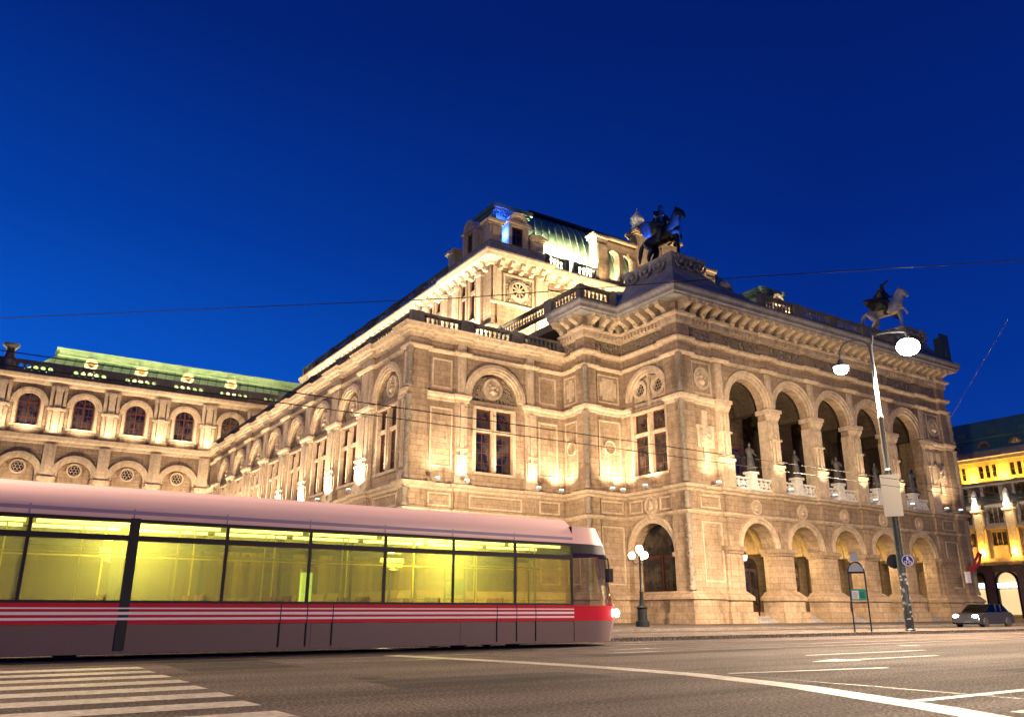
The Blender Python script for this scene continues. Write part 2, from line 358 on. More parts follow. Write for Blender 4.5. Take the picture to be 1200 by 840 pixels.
# straight-ahead arrow on the asphalt
lm.add([(16.2, 11.55, .005), (19.6, 11.55, .005), (19.6, 11.40, .005), (16.2, 11.40, .005)], [(0, 1, 2, 3)]); lm.add([(14.9, 11.47, .005), (16.2, 11.85, .005), (16.2, 11.1, .005)], [(0, 1, 2)])
struct(lm.build('lane_markings', PAINT))
flat('tar_seam', 10.8, 10.84, 3, 19.5, .003, mat('tar', (.018, .016, .016), .5))
pt = MB()
for x0, x1, y0, y1 in ((5.2, 9.0, 10.6, 12.0), (12.5, 19, 15.3, 16.3), (15.5, 24, 7.0, 8.1), (26, 40, 11.2, 12.4), (3.5, 5.6, 15.6, 18.8)): pt.add([(x0, y0, .002), (x1, y0 + .05, .002), (x1 - .05, y1, .002), (x0 + .04, y1, .002)], [(0, 1, 2, 3)])
struct(pt.build('road_repair_patches', ground_mat('fresh_asphalt', (.026, .022, .021), (.045, .037, .034), gr=45)))
# cast iron drain and covers in the road
dm = MB()
for x, y, r in ((17.5, 7.6, .3), (24.5, 15.2, .3), (5.6, 12.6, .3)): dm.lathe((x, y, 0), [(r, -.02), (r, .005)], 20)
struct(dm.build('road_manhole_covers', mat('cast_iron', (.03, .027, .025), .5, .5)))

# ------------------------------------------------------------------ the opera house
LOC = (64.2, 60, 0)
OP = thing('opera_house', 'floodlit Renaissance style stone opera house with two-storey arcaded loggia and green copper roofs', 'opera house', LOC, world=True)
fL = front(44.3)        # loggia front
sP1 = side(45.0)        # loggia return towards the wing, with the paired window
fP2 = front(51.3)
sP3 = side(41.0)
fW = front(54.5)        # end of the wing
sW = side(26.3)         # long side of the wing
FY = 118.3
fF = front(FY)          # transverse wing at the far end
MIR = lambda x: 128.4 - x
G0 = .05
def bld(mb, name, m=None, parent=None, smooth=False, label=None): return mb.build(name, m or STONE, parent or OP, smooth, label)

# plan lines (outward = right of travel)
pierY = [62.8, 70.0, 77.3, 84.4, 91.5, 98.5, 105.8, 113.2]
bayY = [58.4, 66.4, 73.65, 80.85, 87.95, 95.0, 102.15, 109.5]
def jog(axis_pts):
    return axis_pts
pw = [(26.3, FY)]
for y in reversed(pierY):
    h = 1.15 if y > 63 else 1.45
    pw += [(26.3, y + h), (25.98, y + h), (25.98, y - h), (26.3, y - h)]
pw += [(26.3, 55.35), (25.98, 55.35), (25.98, 54.18), (27.6, 54.18), (27.6, 54.5), (30.2, 54.5), (30.2, 54.28), (31.3, 54.28), (31.3, 54.5), (36.9, 54.5), (36.9, 54.28), (38.0, 54.28), (38.0, 54.5), (41.0, 54.5)]
pl_ = [(41.0, 54.5), (41.0, 52.2), (40.7, 52.2), (40.7, 51.0), (41.9, 51.0), (41.9, 51.3), (45.0, 51.3), (45.0, 45.7), (44.7, 45.7), (44.7, 44.0), (46.1, 44.0), (46.1, 44.3), (48.7, 44.3), (48.7, 44.05), (50.2, 44.05), (50.2, 44.3)]
# front part of the loggia with a slight break at every pier
BC = [52.67 + 5.78 * i for i in range(5)]
plf = list(pl_)
for i in range(4):
    c = BC[i] + 2.89; plf += [(c - .72, 44.3), (c - .72, 44.05), (c + .72, 44.05), (c + .72, 44.3)]
plr = [(MIR(x), y) for x, y in reversed(pl_)]
FULL = plf + plr
PLAIN = [(41.0, 54.5), (41.0, 51.3), (45.0, 51.3), (45.0, 44.3), (83.4, 44.3), (83.4, 51.3), (87.4, 51.3), (87.4, 54.5)]
PLINTH = [(-.02, G0), (.52, G0), (.52, .86), (.40, .92), (.40, 1.8), (.55, 1.86), (.50, 2.02), (.14, 2.45), (-.02, 2.45)]
STR8 = [(-.02, 8.05), (.10, 8.1), (.24, 8.25), (.24, 8.36), (-.02, 8.42)]
STR10 = [(-.02, 9.78), (.10, 9.82), (.18, 9.98), (.42, 10.08), (.46, 10.3), (.3, 10.36), (-.02, 10.4)]
IMP = [(-.02, 16.86), (.08, 16.9), (.10, 17.1), (.24, 17.24), (.28, 17.46), (.2, 17.52), (-.02, 17.55)]
STRB = [(-.02, 20.72), (.12, 20.78), (.24, 20.95), (.24, 21.04), (-.02, 21.1)]
STRA = [(-.02, 21.86), (.14, 21.92), (.32, 22.12), (.34, 22.26), (-.02, 22.32)]

# walls of the wing ------------------------------------------------
WZ = 22.3
m = MB()
holes = []
for c in bayY: holes.append((c - 1.9, c + 1.9, 11.5, 16.65))
edges = [54.5 + .001] + [(a + b_) / 2 for a, b_ in zip(bayY, bayY[1:])] + [113.3]
edges[1] = 62.8
for i, c in enumerate(bayY):
    u0, u1 = edges[i], edges[i + 1]
    m.wall(sW, u0, u1, 8.2, 17.3, [(c - 1.9, c + 1.9, 11.5, 16.65)], 0, .8)
    m.archpanel(sW, u0, u1, 17.3, WZ, c, 2.25, 17.55, 17.3, 0, .6)
    m.archpanel(sW, u0, u1, G0, 8.2, c, 2.3, 5.0, 2.45, 0, .7)
    m.box(sW, u0, u1, -1.2, -.9, G0, WZ)
m.box(sW, 113.3, FY, -.8, 0, G0, WZ)
bld(m, 'wing_side_wall')
m = MB()
m.wall(fW, 26.302, 41, 8.2, 17.3, [(31.95, 35.85, 11.5, 16.65)], 0, .8); m.archpanel(fW, 26.302, 41, 17.3, WZ, 33.9, 2.25, 17.55, 17.3, 0, .6)
m.archpanel(fW, 26.302, 41, G0, 8.2, 33.9, 2.3, 5.0, 2.45, 0, .7); m.box(WF, 25.983, 27.6, 54.183, 55.35, 2.4, 22.25); m.box(fW, 27.6, 41, -1.3, -.9, G0, WZ)
bld(m, 'wing_end_wall')
# mouldings of the wing
m = MB(); m.sweep(pw, PLINTH); bld(m, 'wing_plinth', SMOOTH)
m = MB(); m.sweep(pw, STR8); m.sweep(pw, STR10); m.sweep(pw, STRB); bld(m, 'wing_string_course', SMOOTH)
WCOR = [(-.02, 21.7), (.1, 21.75), (.16, 21.98), (.3, 22.06), (.34, 22.2), (.62, 22.3), (.7, 22.52), (.78, 22.64), (-.02, 22.7)]
m = MB(); m.sweep(pw, WCOR)
def dentils(m, fr, u0, u1, z0, z1, d0, d1, step=.36, wd=.2):
    n = int((u1 - u0) / step)
    for i in range(n):
        u = u0 + (i + .5) * (u1 - u0) / n; m.box(fr, u - wd / 2, u + wd / 2, d0, d1, z0, z1)
dentils(m, fW, 27.7, 40.9, 21.99, 22.17, .1, .28, .3, .17)
dentils(m, sW, 55.4, 117, 21.99, 22.17, .1, .28, .5, .28)
bld(m, 'wing_cornice', SMOOTH)

# pilasters: each one a part
def pilaster(fr, u, hw, z0, z1, d=.3, capz=(16.86, 17.55), name='pilaster', strips=True, hi=True, m2=SMOOTH):
    m = MB()
    m.box(fr, u - hw, u + hw, 0, d, z0, z1)
    m.box(fr, u - hw - .12, u + hw + .12, 0, d + .14, z0, z0 + .55); m.box(fr, u - hw - .06, u + hw + .06, 0, d + .07, z0 + .55, z0 + .75)
    if strips:
        k = hw * .62
        for a in (-k, k): m.box(fr, u + a - hw * .2, u + a + hw * .2, d - .02, d + .10, z0 + 1.0, z1 - .35)
        m.box(fr, u - hw * .34, u + hw * .34, d - .02, d + .16, z0 + 1.0, z1 - .15)
        for zz in (z0 + 2.1, z0 + 2.6): m.box(fr, u - hw * .9, u + hw * .9, d - .02, d + .19, zz, zz + .16)
    m.sweep([fr(u - hw, 0, 0)[:2], fr(u - hw, d, 0)[:2], fr(u + hw, d, 0)[:2], fr(u + hw, 0, 0)[:2]] if fr.n[1] == -1 else [fr(u + hw, 0, 0)[:2], fr(u + hw, d, 0)[:2], fr(u - hw, d, 0)[:2], fr(u - hw, 0, 0)[:2]], [(q, z + 0) for q, z in IMP])
    if hi:   # narrower strip above the impost up to the cornice
        m.box(fr, u - hw * .72, u + hw * .72, 0, d - .04, 17.55, 21.72); m.box(fr, u - hw * .4, u + hw * .4, d - .06, d + .05, 17.9, 20.5)
    return bld(m, name, m2)
for y in pierY: pilaster(sW, y, 1.1 if y > 63 else 1.4, 10.4, 16.86)
for u in (30.75, 37.45): pilaster(fW, u, .52, 10.4, 16.86, .22)
pilaster(sW, 54.9, .42, 10.4, 16.86, .3)
# imposts between the pilasters (wing)
for c in bayY:
    for a, b_ in ((c - 3.0, c - 2.0), (c + 2.0, c + 3.0)): bld(MB().box(sW, max(a, 55.4), b_, 0, .16, 16.9, 17.42), 'impost_block', SMOOTH)
bld(MB().sweep([(26.3, 114.6), (26.3, FY)][::-1], IMP), 'wing_impost_moulding', SMOOTH)
for a, b_ in ((27.62, 30.18), (38.02, 40.98)): bld(MB().sweep([(a, 54.5), (b_, 54.5)], IMP), 'wing_impost_moulding', SMOOTH)

def medallion(fr, u, z, r, d=.02, name='medallion', parent=None, m2=SMOOTH, bust=True):
    m = MB(); m.ring(fr, u, z, r * .76, r, d - .05, d + .13, 0, 2 * PI, 24); m.ring(fr, u, z, r * .64, r * .72, d - .05, d + .06, 0, 2 * PI, 24); m.disc(fr, u, z, r * .7, d - .05, d + .02, 24)
    if bust:
        c = fr(u, d + .06, z + r * .16); m.ball(c, r * .24, 10, 8); c = fr(u, d + .03, z - r * .28); m.ball(c, r * .34, 10, 8, (1, 1, .9)); c = fr(u + r * .2, d + .03, z + r * .3); m.ball(c, r * .16, 8, 6)
        for k in range(7):
            a = k * 2 * PI / 7 + .3; m.ball(fr(u + r * .5 * math.cos(a), d + .02, z + r * .5 * math.sin(a)), r * .12, 8, 6)
    return bld(m, name, m2, parent, smooth=True)
def lunette(fr, c, z=17.55, r=2.25, ro=2.95, arch=True):
    m = MB(); m.ring(fr, c, z, r - .02, ro * .82, -.02, .16); m.ring(fr, c, z, ro * .82 + .003, ro, -.02, .30); m.ring(fr, c, z, ro * .9, ro * .93, .28, .35)
    o = bld(m, 'archivolt', SMOOTH, smooth=True)
    m = MB(); m.disc(fr, c, z - .2, r + .05, -.45, -.30, 24, 0, PI); m.box(fr, c - 2.3, c + 2.3, -.45, -.30, 17.28, 17.4); tym = bld(m, 'tympanum', CARVED, smooth=True)
    md = medallion(fr, c, z + .98, .92, -.26, 'medallion', tym); md.location = (0, 0, 0)
    return o
for c in bayY: lunette(sW, c)
lunette(fW, 33.9)

# windows: two lights with transom lights over them, red-brown frames
def two_light_window(fr, c, z0=11.5, z1=16.65, hw=1.9, d=-.25, side_=False):
    s_ = MB()
    s_.box(fr, c - .2, c + .2, d - .3, d + .28, z0, z1); s_.box(fr, c - hw, c - .205, d - .25, d + .22, z0 + 3.28, z0 + 3.55); s_.box(fr, c + .205, c + hw, d - .25, d + .22, z0 + 3.28, z0 + 3.55)
    s_.box(fr, c - .12, c + .12, d + .283, d + .42, z0 + .2, z1 - .5)
    for sgn in (-1, 1):
        s_.box(fr, c + sgn * hw - .14, c + sgn * hw + .14, d + .02, d + .38, z0, z1 - .002)
    s_.box(fr, c - hw - .1, c + hw + .1, d - .1, d + .5, z0 - .22, z0 - .004); s_.box(fr, c - hw - .1, c + hw + .1, d - .1, d + .42, z1 + .02, z1 + .2)
    st = bld(s_, 'window_surround', SMOOTH)
    f = MB(); g = MB()
    for sgn in (-1, 1):
        a, b_ = sorted((c + sgn * .205, c + sgn * (hw - .145)))
        for (y0, y1, nx, ny) in ((z0 + .004, z0 + 3.276, 2, 4), (z0 + 3.554, z1 - .004, 1, 1)):
            t_ = .11
            f.box(fr, a, b_, d - .12, d, y0, y0 + t_); f.box(fr, a, b_, d - .12, d, y1 - t_, y1); f.box(fr, a, a + t_, d - .12, d, y0 + t_, y1 - t_); f.box(fr, b_ - t_, b_, d - .12, d, y0 + t_, y1 - t_)
            for i in range(1, nx):
                u = a + t_ + (b_ - a - 2 * t_) * i / nx; f.box(fr, u - .03, u + .03, d - .1, d - .02, y0 + t_, y1 - t_)
            for i in range(1, ny):
                z = y0 + (y1 - y0) * i / ny; f.box(fr, a + t_, b_ - t_, d - .098, d - .022, z - .025, z + .025)
            if ny == 1:
                u, z = (a + b_) / 2, (y0 + y1) / 2; f.ring(fr, u, z, .26, .32, d - .1, d - .02, 0, 2 * PI, 14); f.ring(fr, u - .2, z + .22, .16, .2, d - .1, d - .02, 0, 2 * PI, 12); f.ring(fr, u + .2, z - .22, .16, .2, d - .1, d - .02, 0, 2 * PI, 12)
            g.box(fr, a + .05, b_ - .05, d - .09, d - .06, y0 + .05, y1 - .05)
    o = bld(f, 'window', WOOD); pn = g.build('pane', DGLASS, o)
    return o
for c in bayY: two_light_window(sW, c)
two_light_window(fW, 33.9)
# ground floor arches of the wing: archivolt, fanlight window and pier caps
def ground_arch_window(fr, c, r=2.3, zs=5.0):
    m = MB(); m.ring(fr, c, zs, r - .02, r + .3, -.02, .12); m.ring(fr, c, zs, r + .303, r + .6, -.02, .2); bld(m, 'archivolt', SMOOTH, smooth=True)
    f = MB(); d = -.35
    f.ring(fr, c, zs, r - .16, r - .005, d - .1, d); f.box(fr, c - r, c + r, d - .1, d, zs - .08, zs + .08)
    for k in (1, 2, 3):
        a = PI * k / 4; f.prism(fr, [(c + .5 * math.cos(a) - .04 * math.sin(a), zs + .5 * math.sin(a) + .04 * math.cos(a)), (c + .5 * math.cos(a) + .04 * math.sin(a), zs + .5 * math.sin(a) - .04 * math.cos(a)), (c + (r - .1) * math.cos(a) + .04 * math.sin(a), zs + (r - .1) * math.sin(a) - .04 * math.cos(a)), (c + (r - .1) * math.cos(a) - .04 * math.sin(a), zs + (r - .1) * math.sin(a) + .04 * math.cos(a))], d - .09, d - .01)
    f.ring(fr, c, zs, .42, .55, d - .1, d, 0, PI, 14)
    for u in (-r + .06, -.75, .75, r - .06): f.box(fr, c + u - .06, c + u + .06, d - .1, d, 2.46, zs - .083)
    o = bld(f, 'window', WOOD); g = MB(); g.disc(fr, c, zs, r - .02, d - .08, d - .05, 24, 0, PI); g.box(fr, c - r + .02, c + r - .02, d - .08, d - .05, 2.46, zs); g.build('pane', DGLASS, o)
for c in bayY[:7]: ground_arch_window(sW, c)
ground_arch_window(fW, 33.9)
for y in pierY:
    m = MB(); hw = 1.1 if y > 63 else 1.4
    m.box(sW, y - hw, y + hw, 0, .3, 2.45, 8.05); m.box(sW, y - hw + .2, y + hw - .2, .28, .38, 2.9, 7.7); m.box(sW, y - hw - .1, y + hw + .1, 0, .42, 4.7, 5.0); m.box(sW, y - hw, y + hw, 0, .3, 8.42, 9.78); m.box(sW, y - hw + .25, y + hw - .25, .28, .36, 8.7, 9.6)
    bld(m, 'ground_floor_pier', STONE)
for u in (30.75, 37.45):
    m = MB(); m.box(fW, u - .52, u + .52, 0, .22, 2.45, 8.05); m.box(fW, u - .62, u + .62, 0, .34, 4.7, 5.0); m.box(fW, u - .52, u + .52, 0, .22, 8.42, 9.78); bld(m, 'ground_floor_pier', STONE)

# sunk panels on blank walls
def panel(fr, u0, u1, z0, z1, d=0, m2=SMOOTH, name='wall_panel', inner=None):
    m = MB(); t_ = .13
    m.box(fr, u0, u1, d - .02, d + .09, z0, z0 + t_); m.box(fr, u0, u1, d - .02, d + .09, z1 - t_, z1); m.box(fr, u0, u0 + t_, d - .02, d + .088, z0 + t_, z1 - t_); m.box(fr, u1 - t_, u1, d - .02, d + .088, z0 + t_, z1 - t_)
    if inner == 'round': m.ring(fr, (u0 + u1) / 2, (z0 + z1) / 2 + .1, .5, .62, d - .02, d + .1, 0, 2 * PI, 24)
    if inner == 'cut':
        k = .32; m.box(fr, u0 + .3, u1 - .3, d - .02, d + .05, z0 + .3 + k, z1 - .3 - k); m.box(fr, u0 + .3 + k, u1 - .3 - k, d - .02, d + .047, z0 + .3, z1 - .3)
    return bld(m, name, m2)
panel(fW, 28.0, 30.0, 11.6, 16.3); panel(fW, 28.1, 29.9, 17.9, 20.3); panel(fW, 38.3, 40.3, 11.6, 16.3); panel(fW, 38.4, 40.2, 17.9, 20.3)
panel(fW, 31.6, 36.6, 8.6, 9.65); panel(fW, 28.0, 30.0, 3.0, 7.6); panel(fW, 38.3, 40.3, 3.0, 7.6); panel(fW, 28, 30, 8.6, 9.65); panel(fW, 38.3, 40.4, 8.6, 9.65)
for c in bayY: panel(sW, c - 2.2, c + 2.2, 8.6, 9.65)

GREYSH = stone('shaded_shaft_stone', (.27, .22, .165), (.20, .165, .125), joint=False, dirt=.5)
# corner columns: slim engaged shafts, their unlit look put into the stone colour
def corner_shaft(x, y, zs, m2=GREYSH, r=.22):
    m = MB()
    for z0, z1 in zs:
        m.lathe((x, y, 0), [(r * 1.35, z0), (r * 1.35, z0 + .18), (r * 1.15, z0 + .3), (r, z0 + .38), (r * .92, z1 - .45), (r * 1.3, z1 - .15), (r * 1.4, z1)], 12)
        n = int((z1 - z0 - 1) / .28)
        for k in range(n):
            a = k * .8; zz = z0 + .5 + k * .28; m.ball((x + .9 * r * math.cos(a), y + .9 * r * math.sin(a), zz), .09, 6, 5); m.ball((x - .9 * r * math.cos(a), y - .9 * r * math.sin(a), zz), .09, 6, 5)
    bld(m, 'corner_shaft', m2, smooth=True)
for x, y in ((25.95, 54.15), (40.67, 50.97), (44.67, 43.97), (MIR(44.67), 43.97)):
    corner_shaft(x, y, ((2.5, 8.05), (8.45, 9.75), (10.45, 16.85), (17.6, 20.7)))

# balustrades ------------------------------------------------------
def baluster(m, p, z0, h, r=.13, n=6):
    m.lathe((p[0], p[1], z0), [(r * .8, 0), (r * .5, h * .15), (r * 1.05, h * .38), (r * .45, h * .72), (r * .8, h)], n)
def balustrade(fr, u0, u1, z0, h=1.05, d=0, step=.42, name='balustrade', m2=DARKST, post0=True, post1=True, pw_=.55):
    m = MB(); a, b_ = u0, u1
    if post0: m.box(fr, u0, u0 + pw_, d - .28, d + .28, z0, z0 + h + .06); a = u0 + pw_
    if post1: m.box(fr, u1 - pw_, u1, d - .28, d + .28, z0, z0 + h + .06); b_ = u1 - pw_
    m.box(fr, a, b_, d - .22, d + .22, z0, z0 + .2); m.box(fr, a, b_, d - .24, d + .24, z0 + h - .2, z0 + h)
    n = max(1, int((b_ - a) / step))
    for i in range(n): baluster(m, fr(a + (i + .5) * (b_ - a) / n, d, 0), z0 + .2, h - .4)
    return bld(m, name, m2)
ys = [54.2] + [y for y in pierY] + [FY - .2]
for a, b_ in zip(ys, ys[1:]): balustrade(sW, a, b_ - .01, 22.72, 1.1, .0, .5)
xs = [26.6, 31.2, 36.2, 40.9]
for a, b_ in zip(xs, xs[1:]): balustrade(fW, a, b_ - .01, 22.72, 1.1, 0, .42)
# flat roofs
m = MB(); m.box(WF, 26.5, 40.2, 54.7, FY, 22.0, 22.66); bld(m, 'terrace_roof', DARKST)

# the loggia block -------------------------------------------------
m = MB()
LT = 26.0
m.archpanel(sP1, 44.31, 51.297, G0, 8.2, 48.3, 2.4, 5.3, G0, 0, .9)
m.wall(sP1, 44.31, 51.297, 8.2, 17.3, [(45.95, 50.05, 11.6, 16.75)], 0, .8)
m.archpanel(sP1, 44.31, 51.297, 17.3, LT, 48.0, 2.05, 18.0, 17.3, 0, .6)
m.box(sP1, 45.5, 51, -1.9, -1.5, G0, LT)
bld(m, 'loggia_return_wall')
m = MB(); m.box(fP2, 41.805, 44.995, -.8, 0, G0, LT); m.box(WF, 40.703, 41.9, 51.003, 52.2, 2.4, 25.25); bld(m, 'loggia_shoulder_wall')
m = MB(); m.box(sP3, 51.31, 54.6, -.8, 0, G0, LT); bld(m, 'loggia_flank_wall')
# mirrored far flank, plain
m = MB(); m.box(WF, 82.6, 83.4, 44.302, 51.3, G0, LT); m.box(fP2, 83.402, 87.4, -.8, 0, G0, LT); m.box(WF, 86.6, 87.4, 51.302, 120, G0, LT); bld(m, 'loggia_far_flank_wall')
# front: corner piers and five bays
m = MB(); m.box(fL, 45.803, 49.782, -1.3, 0, G0, LT); m.box(WF, 44.703, 46.1, 44.003, 45.7, 2.4, 25.25); bld(m, 'loggia_corner_wall')
m = MB(); m.box(fL, 78.682, 82.597, -1.3, 0, G0, LT); m.box(WF, 82.3, 83.697, 44.003, 45.7, 2.4, 25.25); bld(m, 'loggia_corner_wall')
for i, c in enumerate(BC):
    m = MB(); m.archpanel(fL, c - 2.888, c + 2.888, 17.3, LT, c, 2.25, 17.62, 17.3, 0, .85, 24)
    m.archpanel(fL, c - 2.888, c + 2.888, G0, 10.1, c, 1.95, 5.85, G0, 0, 1.3, 24)
    m.box(fL, c - 2.888, c - 2.3, -.85, 0, 10.1, 17.3); m.box(fL, c + 2.3, c + 2.888, -.85, 0, 10.1, 17.3)
    bld(m, 'loggia_arcade_bay')
    m = MB(); m.ring(fL, c, 17.62, 2.235, 2.55, -.02, .12); m.ring(fL, c, 17.62, 2.553, 2.8, -.02, .22); m.ring(fL, c, 17.62, 2.803, 2.92, -.02, .30); bld(m, 'archivolt', SMOOTH, smooth=True)
    m = MB(); m.ring(fL, c, 5.85, 1.935, 2.2, -.02, .12); m.ring(fL, c, 5.85, 2.203, 2.42, -.02, .2); bld(m, 'archivolt', SMOOTH, smooth=True)
    medallion(fL, c, 9.02, .62, .0)
    # spandrel ornament, pierced parapet, pedestal for the statue
    d0, d1 = -.2, -.05
    for a, b_ in ((c - 2.2, c - .55), (c + .55, c + 2.2)):
        m = MB(); m.box(fL, a, b_, -.3, .05, 10.4, 10.62); m.box(fL, a, b_, -.32, .07, 11.28, 11.45)
        k = 3; wd = (b_ - a) / k
        for j in range(k):
            u = a + (j + .5) * wd; z = 10.95
            m.ring(fL, u, z, .13, .2, d0, d1, 0, 2 * PI, 10)
            for q in (-1, 1):
                for s_ in (-1, 1):
                    p0 = (u + q * .15, z + s_ * .11); p1 = (u + q * wd * .5, z + s_ * .33); nx, nz = -(p1[1] - p0[1]), p1[0] - p0[0]; l = math.hypot(nx, nz); nx, nz = nx / l * .04, nz / l * .04
                    m.prism(fL, [(p0[0] + nx, p0[1] + nz), (p0[0] - nx, p0[1] - nz), (p1[0] - nx, p1[1] - nz), (p1[0] + nx, p1[1] + nz)], d0 + .005, d1 - .005)
            if j: m.box(fL, a + j * wd - .04, a + j * wd + .04, d0 - .004, d1 + .004, 10.62, 11.28)
        bld(m, 'loggia_parapet', PALE)
    m = MB(); m.box(fL, c - .5, c + .5, -.55, .22, 10.4, 10.75); m.box(fL, c - .38, c + .38, -.46, .14, 10.75, 11.75); m.box(fL, c - .52, c + .52, -.58, .24, 11.75, 11.95); bld(m, 'statue_pedestal', PALE)
# piers: clustered shafts with caps, plinths below
for i in range(6):
    c = BC[0] - 2.89 + 5.78 * i; hw = .68
    if i in (0, 5): cs = (c - .35 if i == 0 else c + .35); wq = .62
    else: cs, wq = c, .60
    m = MB()
    m.box(fL, cs - wq - .12, cs + wq + .12, 0, .42, 10.4, 12.5); m.box(fL, cs - wq - .2, cs + wq + .2, 0, .5, 12.5, 12.72)
    m.box(fL, cs - wq, cs + wq, 0, .26, 12.72, 16.55)
    for a in (-.42, 0, .42): m.box(fL, cs + a * wq / .68 - .13, cs + a * wq / .68 + .13, .24, .38 if a else .44, 13.0, 16.3)
    for zz in (12.85, 14.75): m.box(fL, cs - wq - .06, cs + wq + .06, 0, .47, zz, zz + .16)
    m.frust(fL, (cs - wq, cs + wq, 0, .3), (cs - wq - .16, cs + wq + .16, 0, .46), 16.55, 17.0); m.box(fL, cs - wq - .16, cs + wq + .16, 0, .46, 17.0, 17.2); m.box(fL, cs - wq - .26, cs + wq + .26, 0, .56, 17.2, 17.5)
    if i not in (0, 5):
        m.box(fL, cs - wq - .02, cs + wq + .02, -.88, -.003, 10.1, 16.55); m.box(fL, cs - wq - .16, cs + wq + .16, -.95, -.003, 17.1, 17.5)
    m.box(fL, cs - .34, cs + .34, 0, .14, 17.5, 20.72); m.box(fL, cs - .2, cs + .2, .13, .2, 17.9, 20.3); m.ring(fL, cs, 19.0, .16, .26, .13, .24, 0, 2 * PI, 14)
    bld(m, 'loggia_pier', SMOOTH)
    m = MB(); gw = .95 if i not in (0, 5) else .85
    m.box(fL, cs - gw, cs + gw, 0, .22, 2.45, 5.3); m.box(fL, cs - gw * .6, cs + gw * .6, .2, .3, 2.6, 5.1); m.box(fL, cs - gw - .14, cs + gw + .14, -1.4, .38, 5.3, 5.5); m.box(fL, cs - gw - .26, cs + gw + .26, -1.45, .5, 5.5, 5.82)
    m.box(fL, cs - .42, cs + .42, 0, .2, 5.82, 8.05); m.box(fL, cs - .42, cs + .42, 0, .2, 8.42, 9.78)
    g2 = gw + .12
    m.frust(fL, (cs - g2 - .4, cs + g2 + .4, -1.5, .75), (cs - g2, cs + g2, -1.35, .3), 2.05, 2.5); m.box(fL, cs - g2 - .4, cs + g2 + .4, -1.5, .75, 1.78, 2.05); m.box(fL, cs - g2 - .25, cs + g2 + .25, -1.4, .6, .95, 1.78); m.box(fL, cs - g2 - .5, cs + g2 + .5, -1.6, .85, G0, .95)
    bld(m, 'ground_floor_pier', STONE)
# steps inside the ground arches
m = MB(); m.box(fL, 50.2, 78.2, -7, .1, G0, .28); m.box(fL, 50.2, 78.2, -7, -.25, .28, .45); m.box(fL, 50.2, 78.2, -7, -.6, .45, .62); bld(m, 'entrance_steps', GREYST)
# mouldings
m = MB(); m.sweep([p for p in pl_[:-4]] + [(48.7, 44.3)], PLINTH); bld(m, 'loggia_plinth', STONE); m = MB(); m.sweep([(79.7, 44.3), (82.3, 44.3), (82.3, 44.0), (83.7, 44.0), (83.7, 45.7), (83.4, 45.7), (83.4, 51.3), (87.4, 51.3)], PLINTH); bld(m, 'loggia_plinth', STONE)
m = MB(); m.sweep(FULL, STR8); m.sweep(FULL, STR10); m.sweep(FULL, STRB); m.sweep(FULL, STRA); bld(m, 'loggia_string_course', SMOOTH)
m = MB(); m.sweep(pl_[:6] + [(45.0, 51.3), (45.0, 50.1)], IMP); bld(m, 'loggia_impost_moulding', SMOOTH); m = MB(); m.sweep([(45.0, 46.0), (45.0, 45.7), (44.7, 45.7), (44.7, 44.0), (46.1, 44.0), (46.1, 44.3), (48.7, 44.3)], IMP); bld(m, 'loggia_impost_moulding', SMOOTH); m = MB(); m.sweep([(79.7, 44.3), (82.3, 44.3), (82.3, 44.0), (83.7, 44.0), (83.7, 51)], IMP); bld(m, 'loggia_impost_moulding', SMOOTH)
# carved frieze, dentils, brackets, gutter cornice
for fr, a, b_ in ((fL, 46.4, 48.6), (fL, 50.3, 54.7), (fL, 56.4, 60.5), (fL, 62.2, 66.3), (fL, 68, 72), (fL, 73.8, 78), (fL, 79.8, 82.2), (sP1, 45.9, 51.0), (fP2, 42.1, 44.8), (sP3, 52.4, 54.4)): bld(MB().box(fr, a, b_, -.02, .07, 22.42, 23.32), 'carved_frieze', CARVED)
DENB = [(-.02, 23.4), (.12, 23.44), (.2, 23.6), (.22, 24.0), (.45, 24.08), (.5, 24.25), (-.02, 24.3)]
m = MB(); m.sweep(FULL, DENB)
for fr, a, b_ in ((fL, 46.2, 82.2), (sP1, 45.8, 51.0), (fP2, 42.0, 44.7), (sP3, 52.3, 54.4)): dentils(m, fr, a, b_, 23.64, 23.96, .2, .40, .42, .24)
bld(m, 'dentil_course', SMOOTH)
def consoles(fr, us):
    for u in us:
        m = MB(); m.prism(Fr((fr.o[0] + fr.u[0] * u, fr.o[1] + fr.u[1] * u), fr.n, fr.u), [(0, 24.3), (.35, 24.34), (.6, 24.5), (.85, 24.72), (1.25, 24.84), (1.4, 25.0), (1.4, 25.2), (0, 25.2)], -.24, .24)
        m.ball(fr(u, .5, 24.42), .22, 8, 6); m.box(fr, u - .32, u + .32, 0, 1.45, 25.2, 25.3); bld(m, 'cornice_bracket', SMOOTH)
consoles( fL, [45.3 + 1.18 * i for i in range(33)]); consoles(sP1, [45.0 + 1.2 * i for i in range(6)]); consoles(fP2, [41.4, 42.6, 43.6]); consoles(sP3, [51.5, 52.7, 53.9])
GUT = [(-.6, 25.2), (1.45, 25.2), (1.5, 25.35), (1.62, 25.42), (1.66, 25.7), (1.78, 25.9), (1.8, 26.08), (1.6, 26.12), (-.6, 26.3)]
m = MB(); m.sweep(PLAIN, [(a, b_ + .1) for a, b_ in GUT]); bld(m, 'gutter_cornice', GREYST)
m = MB(); m.box(WF, 41.2, 87.2, 51.4, 66, 25.6, 26.3); m.box(WF, 45.2, 83.2, 44.5, 51.39, 25.6, 26.3); bld(m, 'loggia_roof', DARKST)
